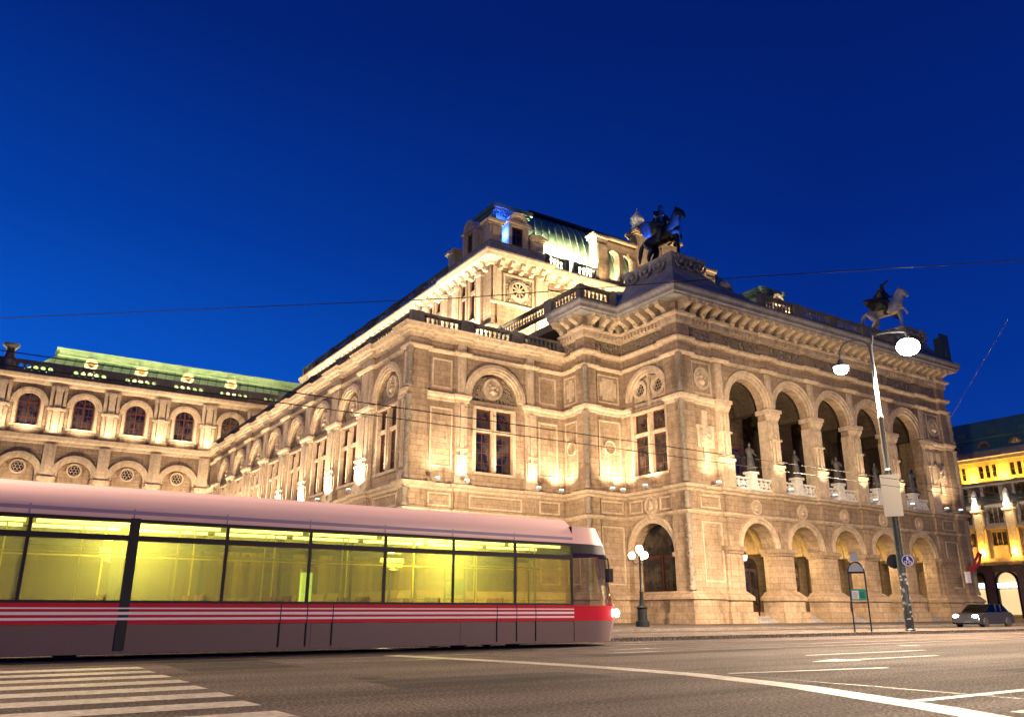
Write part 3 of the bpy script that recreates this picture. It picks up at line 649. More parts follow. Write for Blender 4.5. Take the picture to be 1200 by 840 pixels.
# balustrade on the gutter
balustrade(side(41.0), 49.9, 54.6, 26.36, 1.25, 1.2, .42); balustrade(fP2, 39.8, 43.5, 26.36, 1.25, 1.2, .42, post0=False); balustrade(sP3, 54.6, 63, 26.36, 1.25, 1.2, .45)
for i in range(4): balustrade(fL, 54.2 + i * 5.05, 54.2 + (i + 1) * 5.05 - .01, 26.36, 1.25, 1.1, .42)

# return wall with paired window, twin rose windows
two_light_window(sP1, 48.0, 11.6, 16.75, 2.05)
m = MB(); m.ring(sP1, 48.0, 18.0, 2.04, 2.3, -.02, .12); m.ring(sP1, 48.0, 18.0, 2.303, 2.65, -.02, .22); bld(m, 'archivolt', SMOOTH, smooth=True)
m = MB(); m.disc(sP1, 48.0, 17.8, 2.15, -.45, -.3, 24, 0, PI); m.box(sP1, 45.9, 50.1, -.45, -.3, 17.28, 17.9); tym = bld(m, 'tympanum', SMOOTH, smooth=True)
for u in (46.95, 49.1):
    m = MB(); m.ring(sP1, u, 18.85, .55, .82, -.32, -.05, 0, 2 * PI, 24)
    for k in range(6):
        a = k * PI / 3; m.ring(sP1, u + .3 * math.cos(a), 18.85 + .3 * math.sin(a), .14, .2, -.3, -.22, 0, 2 * PI, 10)
    o = bld(m, 'rose_window', SMOOTH, smooth=True); MB().disc(sP1, u, 18.85, .58, -.31, -.28, 20).build('pane', DGLASS, o)
m = MB(); m.box(sP1, 47.9, 48.1, -.3, .0, 17.3, 20.0); bld(m, 'tympanum_mullion', SMOOTH)
m = MB(); m.ring(sP1, 48.3, 5.3, 2.39, 2.7, -.02, .12); m.ring(sP1, 48.3, 5.3, 2.703, 2.95, -.02, .2); m.box(sP1, 45.7, 46.0, 0, .25, 5.0, 5.3); m.box(sP1, 50.7, 51.0, 0, .25, 5.0, 5.3); bld(m, 'archivolt', SMOOTH, smooth=True)
o = bld(MB().box(sP1, 45.8, 50.8, -1.0, -.95, G0, 5.2).box(sP1, 48.2, 48.4, -.95, -.85, G0, 5.2), 'side_door', WOOD); MB().box(sP1, 46.0, 48.1, -.94, -.9, 1.2, 5.0).box(sP1, 48.5, 50.6, -.94, -.9, 1.2, 5.0).disc(sP1, 48.3, 5.3, 2.36, -.98, -.9, 24, 0, PI).build('pane', DGLASS, o)
medallion(sP1, 48.3, 9.1, .72, .0)
panel(sP1, 45.9, 47.3, 8.6, 9.65); panel(sP1, 49.3, 50.9, 8.6, 9.65)
panel(fP2, 42.2, 44.6, 11.6, 16.4, inner='round'); panel(fP2, 42.2, 44.6, 17.9, 20.4, inner='cut'); panel(sP3, 52.5, 54.2, 11.6, 16.4, inner='round'); panel(sP3, 52.5, 54.2, 17.9, 20.4, inner='cut')
panel(fP2, 42.2, 44.6, 3, 7.6); panel(fP2, 42.2, 44.6, 8.6, 9.65); panel(sP3, 52.5, 54.2, 3, 7.6)
for q in (0, 1):
    X = (lambda u: u) if q == 0 else MIR
    def P(a, b_): return sorted((X(a), X(b_)))
    medallion(fL, X(47.4), 19.1, .95, .0); panel(fL, *P(46.3, 48.5), 17.75, 20.5)
    u = X(47.4); m = MB(); m.box(fL, u - .3, u + .3, -.02, .1, 12.2, 16.4); m.box(fL, u - .95, u + .95, -.02, .098, 13.4, 15.2); m.box(fL, u - .6, u + .6, -.02, .16, 13.7, 15.0); bld(m, 'wall_panel', SMOOTH)
    m = MB(); m.box(fL, u - .48, u + .48, .1, .22, 13.8, 14.9)
    for k in range(9): m.ball(fL(u + random.uniform(-.3, .3), .22, 14.35 + random.uniform(-.4, .4)), random.uniform(.1, .19), 8, 6)
    bld(m, 'carved_relief', SMOOTH, smooth=True)
    panel(fL, *P(46.3, 48.5), 8.6, 9.65); panel(fL, *P(46.3, 48.5), 3.1, 7.6)
# inside the loggia: floors, back wall, vaults, doors
bW = front(50.6)
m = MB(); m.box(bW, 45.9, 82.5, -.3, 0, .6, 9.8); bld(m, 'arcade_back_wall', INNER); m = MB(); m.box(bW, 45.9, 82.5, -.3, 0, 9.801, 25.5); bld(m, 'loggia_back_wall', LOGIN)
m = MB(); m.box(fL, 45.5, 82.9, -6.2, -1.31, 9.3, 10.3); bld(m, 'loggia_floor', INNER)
for c in BC:
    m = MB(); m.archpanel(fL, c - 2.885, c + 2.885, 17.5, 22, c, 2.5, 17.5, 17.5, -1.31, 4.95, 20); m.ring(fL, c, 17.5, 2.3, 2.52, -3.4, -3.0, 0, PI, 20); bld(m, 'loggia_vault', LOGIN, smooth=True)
    m = MB(); m.archpanel(fL, c - 2.885, c + 2.885, 5.6, 9.29, c, 2.35, 5.6, 5.6, -1.31, 4.95, 20)
    for k in (-2.2, -3.8, -5.4): m.ring(fL, c, 5.6, 2.2, 2.37, k - .12, k + .12, 0, PI, 20)
    bld(m, 'arcade_vault', GOLD, smooth=True)
    m = MB(); m.ring(bW, c, 4.6, 1.0, 1.3, -.02, .14); m.box(bW, c - 1.3, c - 1.0, -.02, .14, .62, 4.6); m.box(bW, c + 1.0, c + 1.3, -.02, .14, .62, 4.6)
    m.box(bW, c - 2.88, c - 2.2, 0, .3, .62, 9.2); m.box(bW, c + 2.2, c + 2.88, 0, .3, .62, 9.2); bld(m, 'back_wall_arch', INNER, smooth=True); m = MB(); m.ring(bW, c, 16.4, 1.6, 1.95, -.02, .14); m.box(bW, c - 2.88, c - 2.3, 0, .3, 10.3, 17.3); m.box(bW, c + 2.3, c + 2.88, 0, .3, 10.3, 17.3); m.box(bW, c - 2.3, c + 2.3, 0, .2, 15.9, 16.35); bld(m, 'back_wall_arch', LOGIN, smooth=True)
    f = MB(); f.box(bW, c - 1.0, c + 1.0, .0, .04, .62, 4.6); f.disc(bW, c, 4.6, 1.0, 0, .04, 16, 0, PI); f.box(bW, c - .05, c + .05, .04, .1, .62, 4.5); o = bld(f, 'entrance_door', WOOD)
    MB().box(bW, c - .9, c - .12, .042, .06, 1.5, 4.4).box(bW, c + .12, c + .9, .042, .06, 1.5, 4.4).disc(bW, c, 4.65, .9, .042, .06, 16, 0, PI).build('pane', DGLASS, o)
    f = MB(); f.box(bW, c - 1.3, c + 1.3, 0, .05, 10.3, 15.6); o = bld(f, 'balcony_door', WOOD); MB().box(bW, c - 1.15, c - .1, .052, .07, 10.9, 15.4).box(bW, c + .1, c + 1.15, .052, .07, 10.9, 15.4).build('pane', DGLASS, o)
COPDARK2 = copper('tarnished_copper', (.13, .19, .13), (.08, .12, .09))
# far transverse wing ----------------------------------------------
FB = [2.95 + 6.37 * i for i in range(-1, 6)]
for i, c in enumerate(FB):
    u0, u1 = c - 3.184, c + 3.184
    if c < 26:
        m = MB(); m.archpanel(fF, u0, u1, G0, 22.3, c, 2.0, 17.6, 12, 0, .7); m.box(fF, u0, u1, -1.0, -.71, G0, 22.3); bld(m, 'far_wing_lower_bay')
        m = MB(); m.ring(fF, c, 17.6, 1.98, 2.3, -.02, .14); m.ring(fF, c, 17.6, 2.303, 2.75, -.02, .26); bld(m, 'archivolt', SMOOTH, smooth=True)
        m = MB(); m.ring(fF, c, 18.5, .7, .92, -.6, -.4, 0, 2 * PI, 20)
        for k in range(6):
            a = k * PI / 3; m.ring(fF, c + .4 * math.cos(a), 18.5 + .4 * math.sin(a), .17, .23, -.58, -.5, 0, 2 * PI, 8)
        o = bld(m, 'rose_window', SMOOTH, smooth=True); MB().disc(fF, c, 18.5, .72, -.6, -.56, 18).build('pane', DGLASS, o)
    m = MB(); m.archpanel(fF, u0, u1, 22.3, 30.0, c, 1.22, 26.95, 23.85, 0, .6, 20); bld(m, 'far_wing_upper_bay')
    m = MB(); m.ring(fF, c, 26.6, 1.36, 1.75, -.02, .14); m.ring(fF, c, 26.6, 1.753, 2.15, -.02, .28); m.box(fF, c - 1.7, c - 1.36, 0, .14, 23.7, 26.59); m.box(fF, c + 1.36, c + 1.7, 0, .14, 23.7, 26.59); m.box(fF, c - 1.8, c + 1.8, -.02, .35, 23.5, 23.8); bld(m, 'archivolt', SMOOTH, smooth=True)
    panel(fF, c - 1.6, c + 1.6, 22.75, 23.4)
    f = MB(); d = -.3; f.ring(fF, c, 26.95, 1.08, 1.215, d - .1, d); f.box(fF, c - 1.2, c - 1.07, d - .1, d, 23.86, 26.95); f.box(fF, c + 1.07, c + 1.2, d - .1, d, 23.86, 26.95); f.box(fF, c - .09, c + .09, d - .1, d + .02, 23.86, 28.1); f.box(fF, c - 1.07, c + 1.07, d - .1, d + .01, 26.75, 26.95); f.box(fF, c - 1.07, c + 1.07, d - .1, d, 23.86, 24.0)
    for z in (24.8, 25.75): f.box(fF, c - 1.07, c + 1.07, d - .08, d - .02, z - .04, z + .04)
    for u in (-.6, .6): f.box(fF, c + u - .03, c + u + .03, d - .08, d - .02, 24.0, 27.8)
    o = bld(f, 'window', WOOD); MB().disc(fF, c, 26.95, 1.12, d - .07, d - .05, 20, 0, PI).box(fF, c - 1.12, c + 1.12, d - .07, d - .05, 23.9, 26.95).build('pane', DGLASS, o)
    u = c + 3.184
    m = MB()
    m.box(fF, u - .95, u + .95, 0, .3, 22.7, 26.0); m.box(fF, u - .42, u + .42, .28, .55, 22.7, 26.0); m.box(fF, u - 1.1, u + 1.1, 0, .62, 22.7, 23.2)
    m.box(fF, u - 1.1, u + 1.1, 0, .5, 26.0, 26.3); m.box(fF, u - .5, u + .5, .49, .7, 26.0, 26.3); m.box(fF, u - .4, u + .4, .05, .5, 26.3, 29.3)
    for q in (-.78, .78): m.box(fF, u + q - .2, u + q + .2, 0, .36, 26.3, 29.3); m.box(fF, u + q - .24, u + q + .24, .0, .42, 28.9, 29.3)
    for q in (-.7, .7): m.box(fF, u + q - .16, u + q + .16, .28, .4, 23.4, 25.8)
    m.box(fF, u - .5, u + .5, .0, .56, 28.7, 29.2)
    bld(m, 'pilaster', SMOOTH)
    if c < 24:
        m = MB(); m.box(fF, u - .7, u + .7, 0, .35, G0, 21.6); m.box(fF, u - .95, u + .95, 0, .5, 16.9, 17.4); bld(m, 'pilaster', SMOOTH)
X0F = -9
fp = [(X0F, FY), (36, FY)]
m = MB()
m.sweep([(X0F, FY), (26.0, FY)], [(-.02, 21.5), (.12, 21.56), (.2, 21.9), (.5, 22.1), (.62, 22.4), (.7, 22.6), (-.02, 22.7)])
bld(m, 'far_wing_string_course', SMOOTH)
m = MB(); m.sweep(fp, [(-.02, 29.2), (.2, 29.3), (.3, 29.55), (.34, 29.7), (.75, 29.85), (.85, 30.1), (.9, 30.3), (-.02, 30.4)]); bld(m, 'far_wing_cornice', SMOOTH)
def holeplate(m, fr, c, z, r, hw, z0, z1, d0, d1, n=16):
    P = []
    for i in range(n):
        a = 2 * PI * (i + .5) / n; ca, sa = math.cos(a), math.sin(a)
        k = min(hw / abs(ca) if abs(ca) > 1e-6 else 1e9, ((z1 - z) if sa > 0 else (z - z0)) / abs(sa) if abs(sa) > 1e-6 else 1e9)
        P.append(((c + r * ca, z + r * sa), (c + k * ca, z + k * sa)))
    for d in (d0, d1):
        for i in range(n):
            a, b_ = P[i], P[(i + 1) % n]; m.add([fr(a[0][0], d, a[0][1]), fr(b_[0][0], d, b_[0][1]), fr(b_[1][0], d, b_[1][1]), fr(a[1][0], d, a[1][1])], [(0, 1, 2, 3)])
    for i in range(n):
        a, b_ = P[i], P[(i + 1) % n]; m.add([fr(a[0][0], d0, a[0][1]), fr(b_[0][0], d0, b_[0][1]), fr(b_[0][0], d1, b_[0][1]), fr(a[0][0], d1, a[0][1])], [(0, 1, 2, 3)])
for i, c in enumerate(FB):
    m = MB(); d0, d1 = -.25, .15
    m.box(fF, c - 3.184, c + 3.183, d0, d1, 30.4, 30.9); m.box(fF, c - 3.184, c + 3.183, d0 - .03, d1 + .05, 31.95, 32.25)
    m.box(fF, c - 3.184, c - 2.1, d0 - .05, d1 + .08, 30.9, 31.95); m.box(fF, c + 2.1, c + 3.183, d0 - .05, d1 + .08, 30.9, 31.95)
    for k in range(5): holeplate(m, fF, c - 1.68 + .84 * k, 31.42, .31, .42, 30.9, 31.95, d0, d1)
    bld(m, 'pierced_parapet', DARKST)
m = MB(); m.lathe((-.15, FY + .2, 0), [(.95, 30.4), (.95, 31.9), (.62, 32.2), (.52, 33.3), (.6, 33.5), (.95, 33.8), (1.0, 34.1), (.5, 34.2)], 12); bld(m, 'parapet_finial', DARKST, smooth=True)
m = MB(); m.box(WF, X0F, 40, FY + 1.01, FY + 28, G0, 30.9); bld(m, 'far_wing_core', STONE)
m = MB(); m.frust(WF, (.9, 41, 120.2, 140), (5.6, 41, 124.2, 136), 30.9, 35.0)
bld(m, 'far_wing_roof', COPPER)
m = MB()
for k in range(30):
    u = 5.4 + k * 1.2; m.tube([(u - .9, 120.15, 30.95), (u, 124.2, 35.02)], .07, 5)
m.tube([(.95, 120.18, 30.95), (5.6, 124.2, 35.05)], .1, 6); m.tube([(3.2, 122.1, 33.0), (41, 122.1, 33.0)], .06, 5)
bld(m, 'roof_seam', COPDARK2)
m = MB(); m.box(WF, 5.4, 41, 123.9, 136, 35.0, 35.25); m.box(WF, 5.6, 41, 124.1, 135.8, 35.25, 35.95); m.box(WF, 5.2, 41, 123.8, 136.2, 35.95, 36.2)
for k in range(60): m.box(WF, 6 + k * .56, 6.25 + k * .56, 124.0, 124.09, 35.3, 35.9)
bld(m, 'roof_ridge_crest', COPPER)
for u in (9.52, 16.02, 22.34, 28.6):
    fd = front(121.5); m = MB(); m.ring(fd, u, 33.7, .48, .8, -.8, .25, 0, 2 * PI, 18); m.box(fd, u - .85, u + .85, -.8, .1, 32.2, 33.0); o = bld(m, 'dormer', SMOOTH, smooth=True); MB().disc(fd, u, 33.7, .5, -.1, 0, 16).build('pane', mat('oculus_glass_%d' % int(u), (.35, .16, .05), .3), o)

# the upper storey behind the terrace ------------------------------
UX, UY, UZ = 40.1, 65.2, 36.7
sU = side(UX); fU = front(UY)
m = MB()
uw = [69.9] + [77.6 + 7.1 * i for i in range(7)]
m.wall(sU, UY, 122, 22, 35.4, [(c - s_ * 1.55 if s_ > 0 else c - s_ * 1.55 - 1.15, (c - s_ * 1.55 if s_ > 0 else c - s_ * 1.55 - 1.15) + 1.15, z0, z1) for c in uw for s_ in (1, -1) for z0, z1 in ((30.2, 33.2), (33.6, 34.9))], 0, .6)
bld(m, 'upper_side_wall')
m = MB(); m.box(WF, 40.8, 88, 66.1, 122, 22, 36.2); bld(m, 'upper_storey_core', STONE)
for c in uw:
    f = MB(); g = MB(); s_ = MB()
    for sg in (1, -1):
        a = c - 1.55 if sg > 0 else c + .4
        for z0, z1 in ((30.2, 33.2), (33.6, 34.9)):
            f.box(sU, a, a + .1, -.35, -.2, z0, z1); f.box(sU, a + 1.05, a + 1.15, -.35, -.2, z0, z1); f.box(sU, a + .1, a + 1.05, -.35, -.2, z0, z0 + .1); f.box(sU, a + .1, a + 1.05, -.35, -.2, z1 - .1, z1); f.box(sU, a + .54, a + .61, -.33, -.22, z0 + .1, z1 - .1); g.box(sU, a + .05, a + 1.1, -.3, -.27, z0 + .05, z1 - .05)
        s_.box(sU, a - .12, a - .003, -.1, .12, 30.2, 34.9); s_.box(sU, a + 1.153, a + 1.27, -.1, .12, 30.2, 34.9); s_.box(sU, a - .15, a + 1.3, 0, .28, 29.9, 30.19)
    bld(s_, 'window_surround', SMOOTH); o = bld(f, 'window', WOOD); g.build('pane', DGLASS, o)
    for q in (-2.6, 2.6):
        m = MB(); m.box(sU, c + q - .45, c + q + .45, 0, .3, 23, 34.6); m.box(sU, c + q - .6, c + q + .6, 0, .45, 34.6, 35.0); bld(m, 'pilaster', SMOOTH)
PAV = [(UX, 122), (UX, 73.7), (UX - .25, 73.7), (UX - .25, UY - .25), (46.4, UY - .25), (46.4, UY + .4), (128.4 - 46.4, UY + .4), (128.4 - 46.4, UY - .25), (MIR(UX) + .25, UY - .25), (MIR(UX) + .25, 74)]
m = MB(); m.box(WF, UX - .23, UX + .6, UY - .23, 73.68, 22, 28.0); m.box(fU, UX + .61, 46.38, -.8, .23, 22, 35.4); m.box(fU, 46.38, 82.02, -.9, -.4, 22, 35.4); m.box(fU, 82.02, 88.5, -.8, .23, 22, 35.4); bld(m, 'upper_front_wall')
m = MB(); m.sweep(PAV, [(-.02, 35.2), (.12, 35.25), (.2, 35.5), (.3, 35.6), (.9, 35.85), (1.0, 36.1), (1.1, 36.3), (1.1, 36.5), (.6, 36.7), (-.3, 36.75)]); bld(m, 'upper_cornice', SMOOTH)
m = MB(); m.sweep(PAV[2:5], [(-.02, 28.0), (.3, 28.1), (.35, 28.5), (.1, 28.8), (-.02, 28.8)]); m.sweep(PAV[3:5], [(-.02, 31.0), (.16, 31.05), (.2, 31.25), (-.02, 31.3)]); bld(m, 'upper_string_course', SMOOTH)
m = MB()
for fr, us, d in ((sU, [66.0 + 1.5 * k for k in range(37)], .0), (fU, [40.9 + 1.3 * k for k in range(5)], .25), (fU, [47.2 + 1.5 * k for k in range(24)], -.4)):
    for u in us:
        m = MB(); m.prism(Fr((fr.o[0] + fr.u[0] * u, fr.o[1] + fr.u[1] * u), fr.n, fr.u), [(d, 34.7), (d + .35, 34.8), (d + .55, 35.1), (d + .85, 35.5), (d + .85, 35.82), (d, 35.82)], -.22, .22); m.ball(fr(u, d + .4, 34.95), .25, 8, 6); bld(m, 'attic_bracket', SMOOTH)
# square panel with round window
m = MB(); m.box(fU, 41.4, 41.6, .23, .36, 31.35, 34.55); m.box(fU, 45.0, 45.2, .23, .36, 31.35, 34.55); m.box(fU, 41.6, 45.0, .23, .36, 34.35, 34.55)
m.box(fU, 40.2, 41.1, .23, .4, 31.35, 35.1); m.box(fU, 45.5, 46.3, .23, .4, 24, 35.1); bld(m, 'wall_panel', SMOOTH)
bld(MB().box(fU, 41.6, 45.0, .22, .26, 31.35, 34.35), 'carved_relief', CARVED)
m = MB(); m.ring(fU, 43.3, 32.9, .82, 1.0, .2, .42, 0, 2 * PI, 28); m.ring(fU, 43.3, 32.9, 1.003, 1.2, .2, .35, 0, 2 * PI, 28); m.ring(fU, 43.3, 32.9, 0, .2, .27, .38, 0, 2 * PI, 14)
for k in range(9):
    a = k * 2 * PI / 9; m.prism(fU, [(43.3 + .15 * math.cos(a + .5), 32.9 + .15 * math.sin(a + .5)), (43.3 + .85 * math.cos(a + .09), 32.9 + .85 * math.sin(a + .09)), (43.3 + .85 * math.cos(a - .09), 32.9 + .85 * math.sin(a - .09)), (43.3 + .15 * math.cos(a - .5), 32.9 + .15 * math.sin(a - .5))], .27, .36)
o = bld(m, 'rose_window', SMOOTH, smooth=True); MB().disc(fU, 43.3, 32.9, .84, .255, .275, 22).build('pane', DGLASS, o)
for a in (47.6, 50.6): panel(fU, a, a + 2.0, 28.5, 34.2, -.4)
for k in range(12):
    u = 47 + 3.02 * k; m = MB(); m.box(fU, u - .35, u + .35, -.4, -.12, 26, 35.1); bld(m, 'pilaster', SMOOTH)
# parapets of the upper storey
ys = [73.9] + [81.1 + 7.1 * k for k in range(6)] + [121.8]
for a, b_ in zip(ys, ys[1:]): balustrade(sU, a, b_ - .01, 36.75, 1.4, .3, .55, pw_=.9)
for q in (0, 1):
    for a, b_ in ((46.9, 50.2), (50.8, 54.4)):
        u0, u1 = sorted((a, b_)) if q == 0 else sorted((MIR(a), MIR(b_))); balustrade(fU, u0, u1, 36.75, 1.4, -.1, .45, pw_=.5)

m = MB(); m.frust(WF, (41.6, 60, 73.9, 121), (42.6, 58, 75, 120), 36.76, 38.75); bld(m, 'upper_side_roof', COPPER)
# corner pavilions with mansard roof: built twice
for q in (0, 1):
    X = (lambda u: u) if q == 0 else MIR
    def bx(m, x0, x1, y0, y1, z0, z1): a, b_ = sorted((X(x0), X(x1))); return m.box(WF, a, b_, y0, y1, z0, z1)
    m = MB(); bx(m, 39.6, 46.6, 64.7, 65.9, 36.76, 37.9); bx(m, 39.6, 40.8, 65.91, 73.6, 36.76, 37.9); bx(m, 46.0, 46.6, 65.91, 73, 36.76, 37.9); bld(m, 'pavilion_base', GREYST)
    for x0, y0 in ((39.55, 64.65), (44.9, 64.65), (39.55, 72.3)):
        h = 40.4 if (x0, y0) == (39.55, 64.65) else 39.8
        m = MB(); bx(m, x0, x0 + 1.5, y0, y0 + 1.3, 37.91, h - .7); bx(m, x0 + .3, x0 + 1.2, y0 - .1, y0 - .004, 38.1, h - .9); bx(m, x0 - .15, x0 + 1.65, y0 - .15, y0 + 1.45, h - .7, h - .5); bx(m, x0 - .3, x0 + 1.8, y0 - .3, y0 + 1.6, h - .5, h - .2); bx(m, x0 - .1, x0 + 1.6, y0 - .1, y0 + 1.4, h - .2, h); bld(m, 'pavilion_pier', SMOOTH)
    def dormer(fr, c):
        m = MB(); m.wall(fr, c - 1.3, c + 1.3, 37.0, 40.449, [(c - .75, c + .75, 37.9, 40.3)], .35, .7); m.box(fr, c - 1.3, c + 1.3, -2.2, -.36, 37.9, 40.449); m.box(fr, c - 1.6, c + 1.6, -.5, .6, 40.45, 40.72); m.ring(fr, c, 40.72, .75, 1.15, -.5, .55, 0, PI, 16); m.disc(fr, c, 40.72, .8, -.5, .35, 16, 0, PI)
        for s_ in (-1, 1): m.box(fr, c + s_ * 1.05 - .2, c + s_ * 1.05 + .2, .353, .5, 37.9, 40.449)
        o = bld(m, 'dormer', SMOOTH)
        f = MB(); d = -.05; f.box(fr, c - .75, c - .65, d, d + .12, 37.9, 40.3); f.box(fr, c + .65, c + .75, d, d + .12, 37.9, 40.3); f.box(fr, c - .05, c + .05, d, d + .12, 37.9, 40.3); f.box(fr, c - .65, c + .65, d, d + .117, 39.4, 39.55)
        w_ = f.build('window', WOOD, o); MB().box(fr, c - .7, c + .7, d + .02, d + .05, 37.92, 40.28).build('pane', DGLASS, w_)
    dormer(fU, X(43.2))
    if q == 0:
        dormer(sU, 69.2)
    a, b_ = sorted((X(40.9), X(45.2)))
    m = MB(); m.frust(WF, (a - .2, b_ + .2, 65.8, 71.4), (a + .4, b_ - .4, 66.2, 70.8), 36.76, 41.75); bld(m, 'mansard_roof', COPPER)
    m = MB(); m.box(WF, a + .2, b_ - .2, 66.0, 71.0, 41.75, 42.1); m.box(WF, a - .15, b_ + .15, 65.6, 71.3, 42.1, 42.35)
    dentils(m, front(66.0), a + .25, b_ - .25, 41.8, 42.09, 0, .25, .4, .22); dentils(m, side(a + .2), 66.1, 71, 41.8, 42.09, 0, .25, .4, .22)
    m.box(WF, a - .35, b_ + .35, 65.4, 71.5, 42.35, 42.8); bld(m, 'mansard_rim', COPDARK2)

# convex green roof between the pavilions, with its ridge box
prof = [(67.7 + 6.6 * (1 - math.cos(a * PI / 32)), 36.8 + 10.4 * math.sin(a * PI / 32)) for a in range(17)]
m = MB(); v = []; n = len(prof)
RX = [46.3 + 4.2 * (1 - math.cos(a * PI / 32)) for a in range(17)]
for q in (0, 1): v += [(x if q == 0 else MIR(x), y, z) for x, (y, z) in zip(RX, prof)] + [(RX[-1] if q == 0 else MIR(RX[-1]), 82, 47.2), (RX[0] if q == 0 else MIR(RX[0]), 82, 36.8)]
k = n + 2
m.add(v, [(i, i + 1, k + i + 1, k + i) for i in range(k - 1)] + [tuple(range(k)), tuple(range(2 * k - 1, k - 1, -1))])
bld(m, 'convex_roof', COPPER, smooth=True)
m = MB()
for i in range(34):
    m.tube([(x + .15 + (MIR(x) - x - .3) * i / 33, y - .03, z + .03) for x, (y, z) in zip(RX, prof)], .07, 5)
bld(m, 'roof_seam', COPPER, smooth=True)
m = MB(); m.box(WF, 51.2, 77.2, 74.2, 81, 47.0, 48.3); m.box(WF, 50.9, 77.5, 73.9, 81, 48.3, 48.6); m.box(WF, 51.5, 76.9, 74.12, 74.19, 47.3, 47.7); bld(m, 'ridge_box', COPDARK)

# open attic screen with arches and finials
fS = front(65.9)
m = MB()
def scr(x0, x1, arcs):
    us = [x0] + [(a[0] + b_[0]) / 2 for a, b_ in zip(arcs, arcs[1:])] + [x1]
    for i, (c, r) in enumerate(arcs): m.archpanel(fS, us[i], us[i + 1], 37.6, 42.4, c, r, 40.7, 37.6, .2, .9, 16)
for q in (0, 1):
    X = (lambda u: u) if q == 0 else MIR
    arcs = sorted([(X(57.3), .78), (X(59.5), .85)]); e = sorted((X(56.1), X(60.8))); scr(e[0], e[1], arcs)
    def bx(x0, x1, d0, d1, z0, z1): a, b_ = sorted((X(x0), X(x1))); m.box(fS, a, b_, d0, d1, z0, z1)
    bx(54.5, 56.098, -.9, .5, 36.76, 42.4); bx(54.6, 56.0, .5, .58, 38, 41.6); bx(56.098, 60.8, -.7, .35, 36.76, 37.6); bx(54.2, 56.3, -1.0, .75, 42.4, 42.65); bx(54.0, 60.8, -1.0, .6, 42.65, 42.9)
    bx(60.802, 63.3, -.9, .5, 36.76, 44.4); bx(60.5, 63.6, -1.1, .8, 44.4, 44.6); bx(60.3, 63.8, -1.2, .95, 44.6, 44.95); bx(60.6, 62.6, -.8, .5, 44.95, 45.3)
m.box(fS, 63.302, MIR(63.302), -.9, .3, 36.76, 43.5)
bld(m, 'attic_screen', STONE)
for x in (61.6, MIR(61.6)):
    m = MB(); m.ring(fS, x, 46.6, .5, .95, -.35, .15, 0, 2 * PI, 20); m.disc(fS, x, 46.6, .6, -.3, .05, 20); m.box(fS, x - .8, x + .8, -.5, .3, 45.3, 45.75); m.lathe(fS(x, -.1, 47.45), [(.3, 0), (.35, .25), (.15, .5), (.04, .9)], 8); m.lathe(fS(x, -.1, 0), [(.75, 45.7), (.7, 46.0), (.9, 46.4), (.8, 47), (.4, 47.5)], 10); bld(m, 'attic_finial', PALE, smooth=True)
# pedestals of the two winged horses
for q in (0, 1):
    X = (lambda u: u) if q == 0 else MIR
    def fx(m, a, b_, z0, z1):
        r = [];
        for (x0, x1, y0, y1) in (a, b_): p = sorted((X(x0), X(x1))); r.append((p[0], p[1], y0, y1))
        m.frust(WF, r[0], r[1], z0, z1)
    m = MB(); fx(m, (43.6, 54.2, 42.9, 52.7), (44.6, 52.4, 43.9, 51.8), 26.41, 27.5); fx(m, (44.6, 52.0, 43.9, 51.6), (44.9, 51.4, 44.2, 51.2), 27.5, 27.95)
    fx(m, (45.0, 50.6, 44.3, 51.1), (45.5, 48.7, 44.8, 50.6), 27.95, 29.0)
    fx(m, (45.2, 49.3, 44.5, 50.9), (45.2, 49.3, 44.5, 50.9), 29.8, 30.05); fx(m, (45.6, 48.9, 45.0, 50.4), (45.6, 48.9, 45.0, 50.4), 30.05, 30.3)
    for (x, y) in ((51.5, 44.5), (45.2, 51.4)): m.lathe((X(x), y, 27.9), [(.5, 0), (.62, .3), (.5, .6), (.15, .75)], 10)
    bld(m, 'horse_pedestal', GREYST)
    m = MB(); fx(m, (45.45, 48.8, 44.75, 50.65), (45.25, 49.2, 44.55, 50.8), 29.0, 29.8); a = sorted((X(45.15), X(49.5)))
    bld(m, 'horse_pedestal_relief', CARVED2)
    for fr, us in ((front(44.55), [X(46.2), X(47.3), X(48.4)]),) + (((side(45.3), [46.0, 47.7, 49.4]),) if q == 0 else ()):
        m = MB()
        for u in us: m.ring(fr, u, 29.35, .55, .72, .1, .24, PI, 2 * PI, 12); m.ball(fr(u, .15, 29.35), .2, 8, 6)
        bld(m, 'horse_pedestal_garland', CARVED2, smooth=True)
# dark upright panel at the far roof corner
m = MB(); m.box(fL, 83.4, 85.0, .9, 1.05, 26.4, 29.6); m.box(fL, 83.5, 83.62, .2, .9, 26.4, 29.2); m.box(fL, 84.8, 84.92, .2, .9, 26.4, 29.2); bld(m, 'roof_corner_panel', COPDARK)

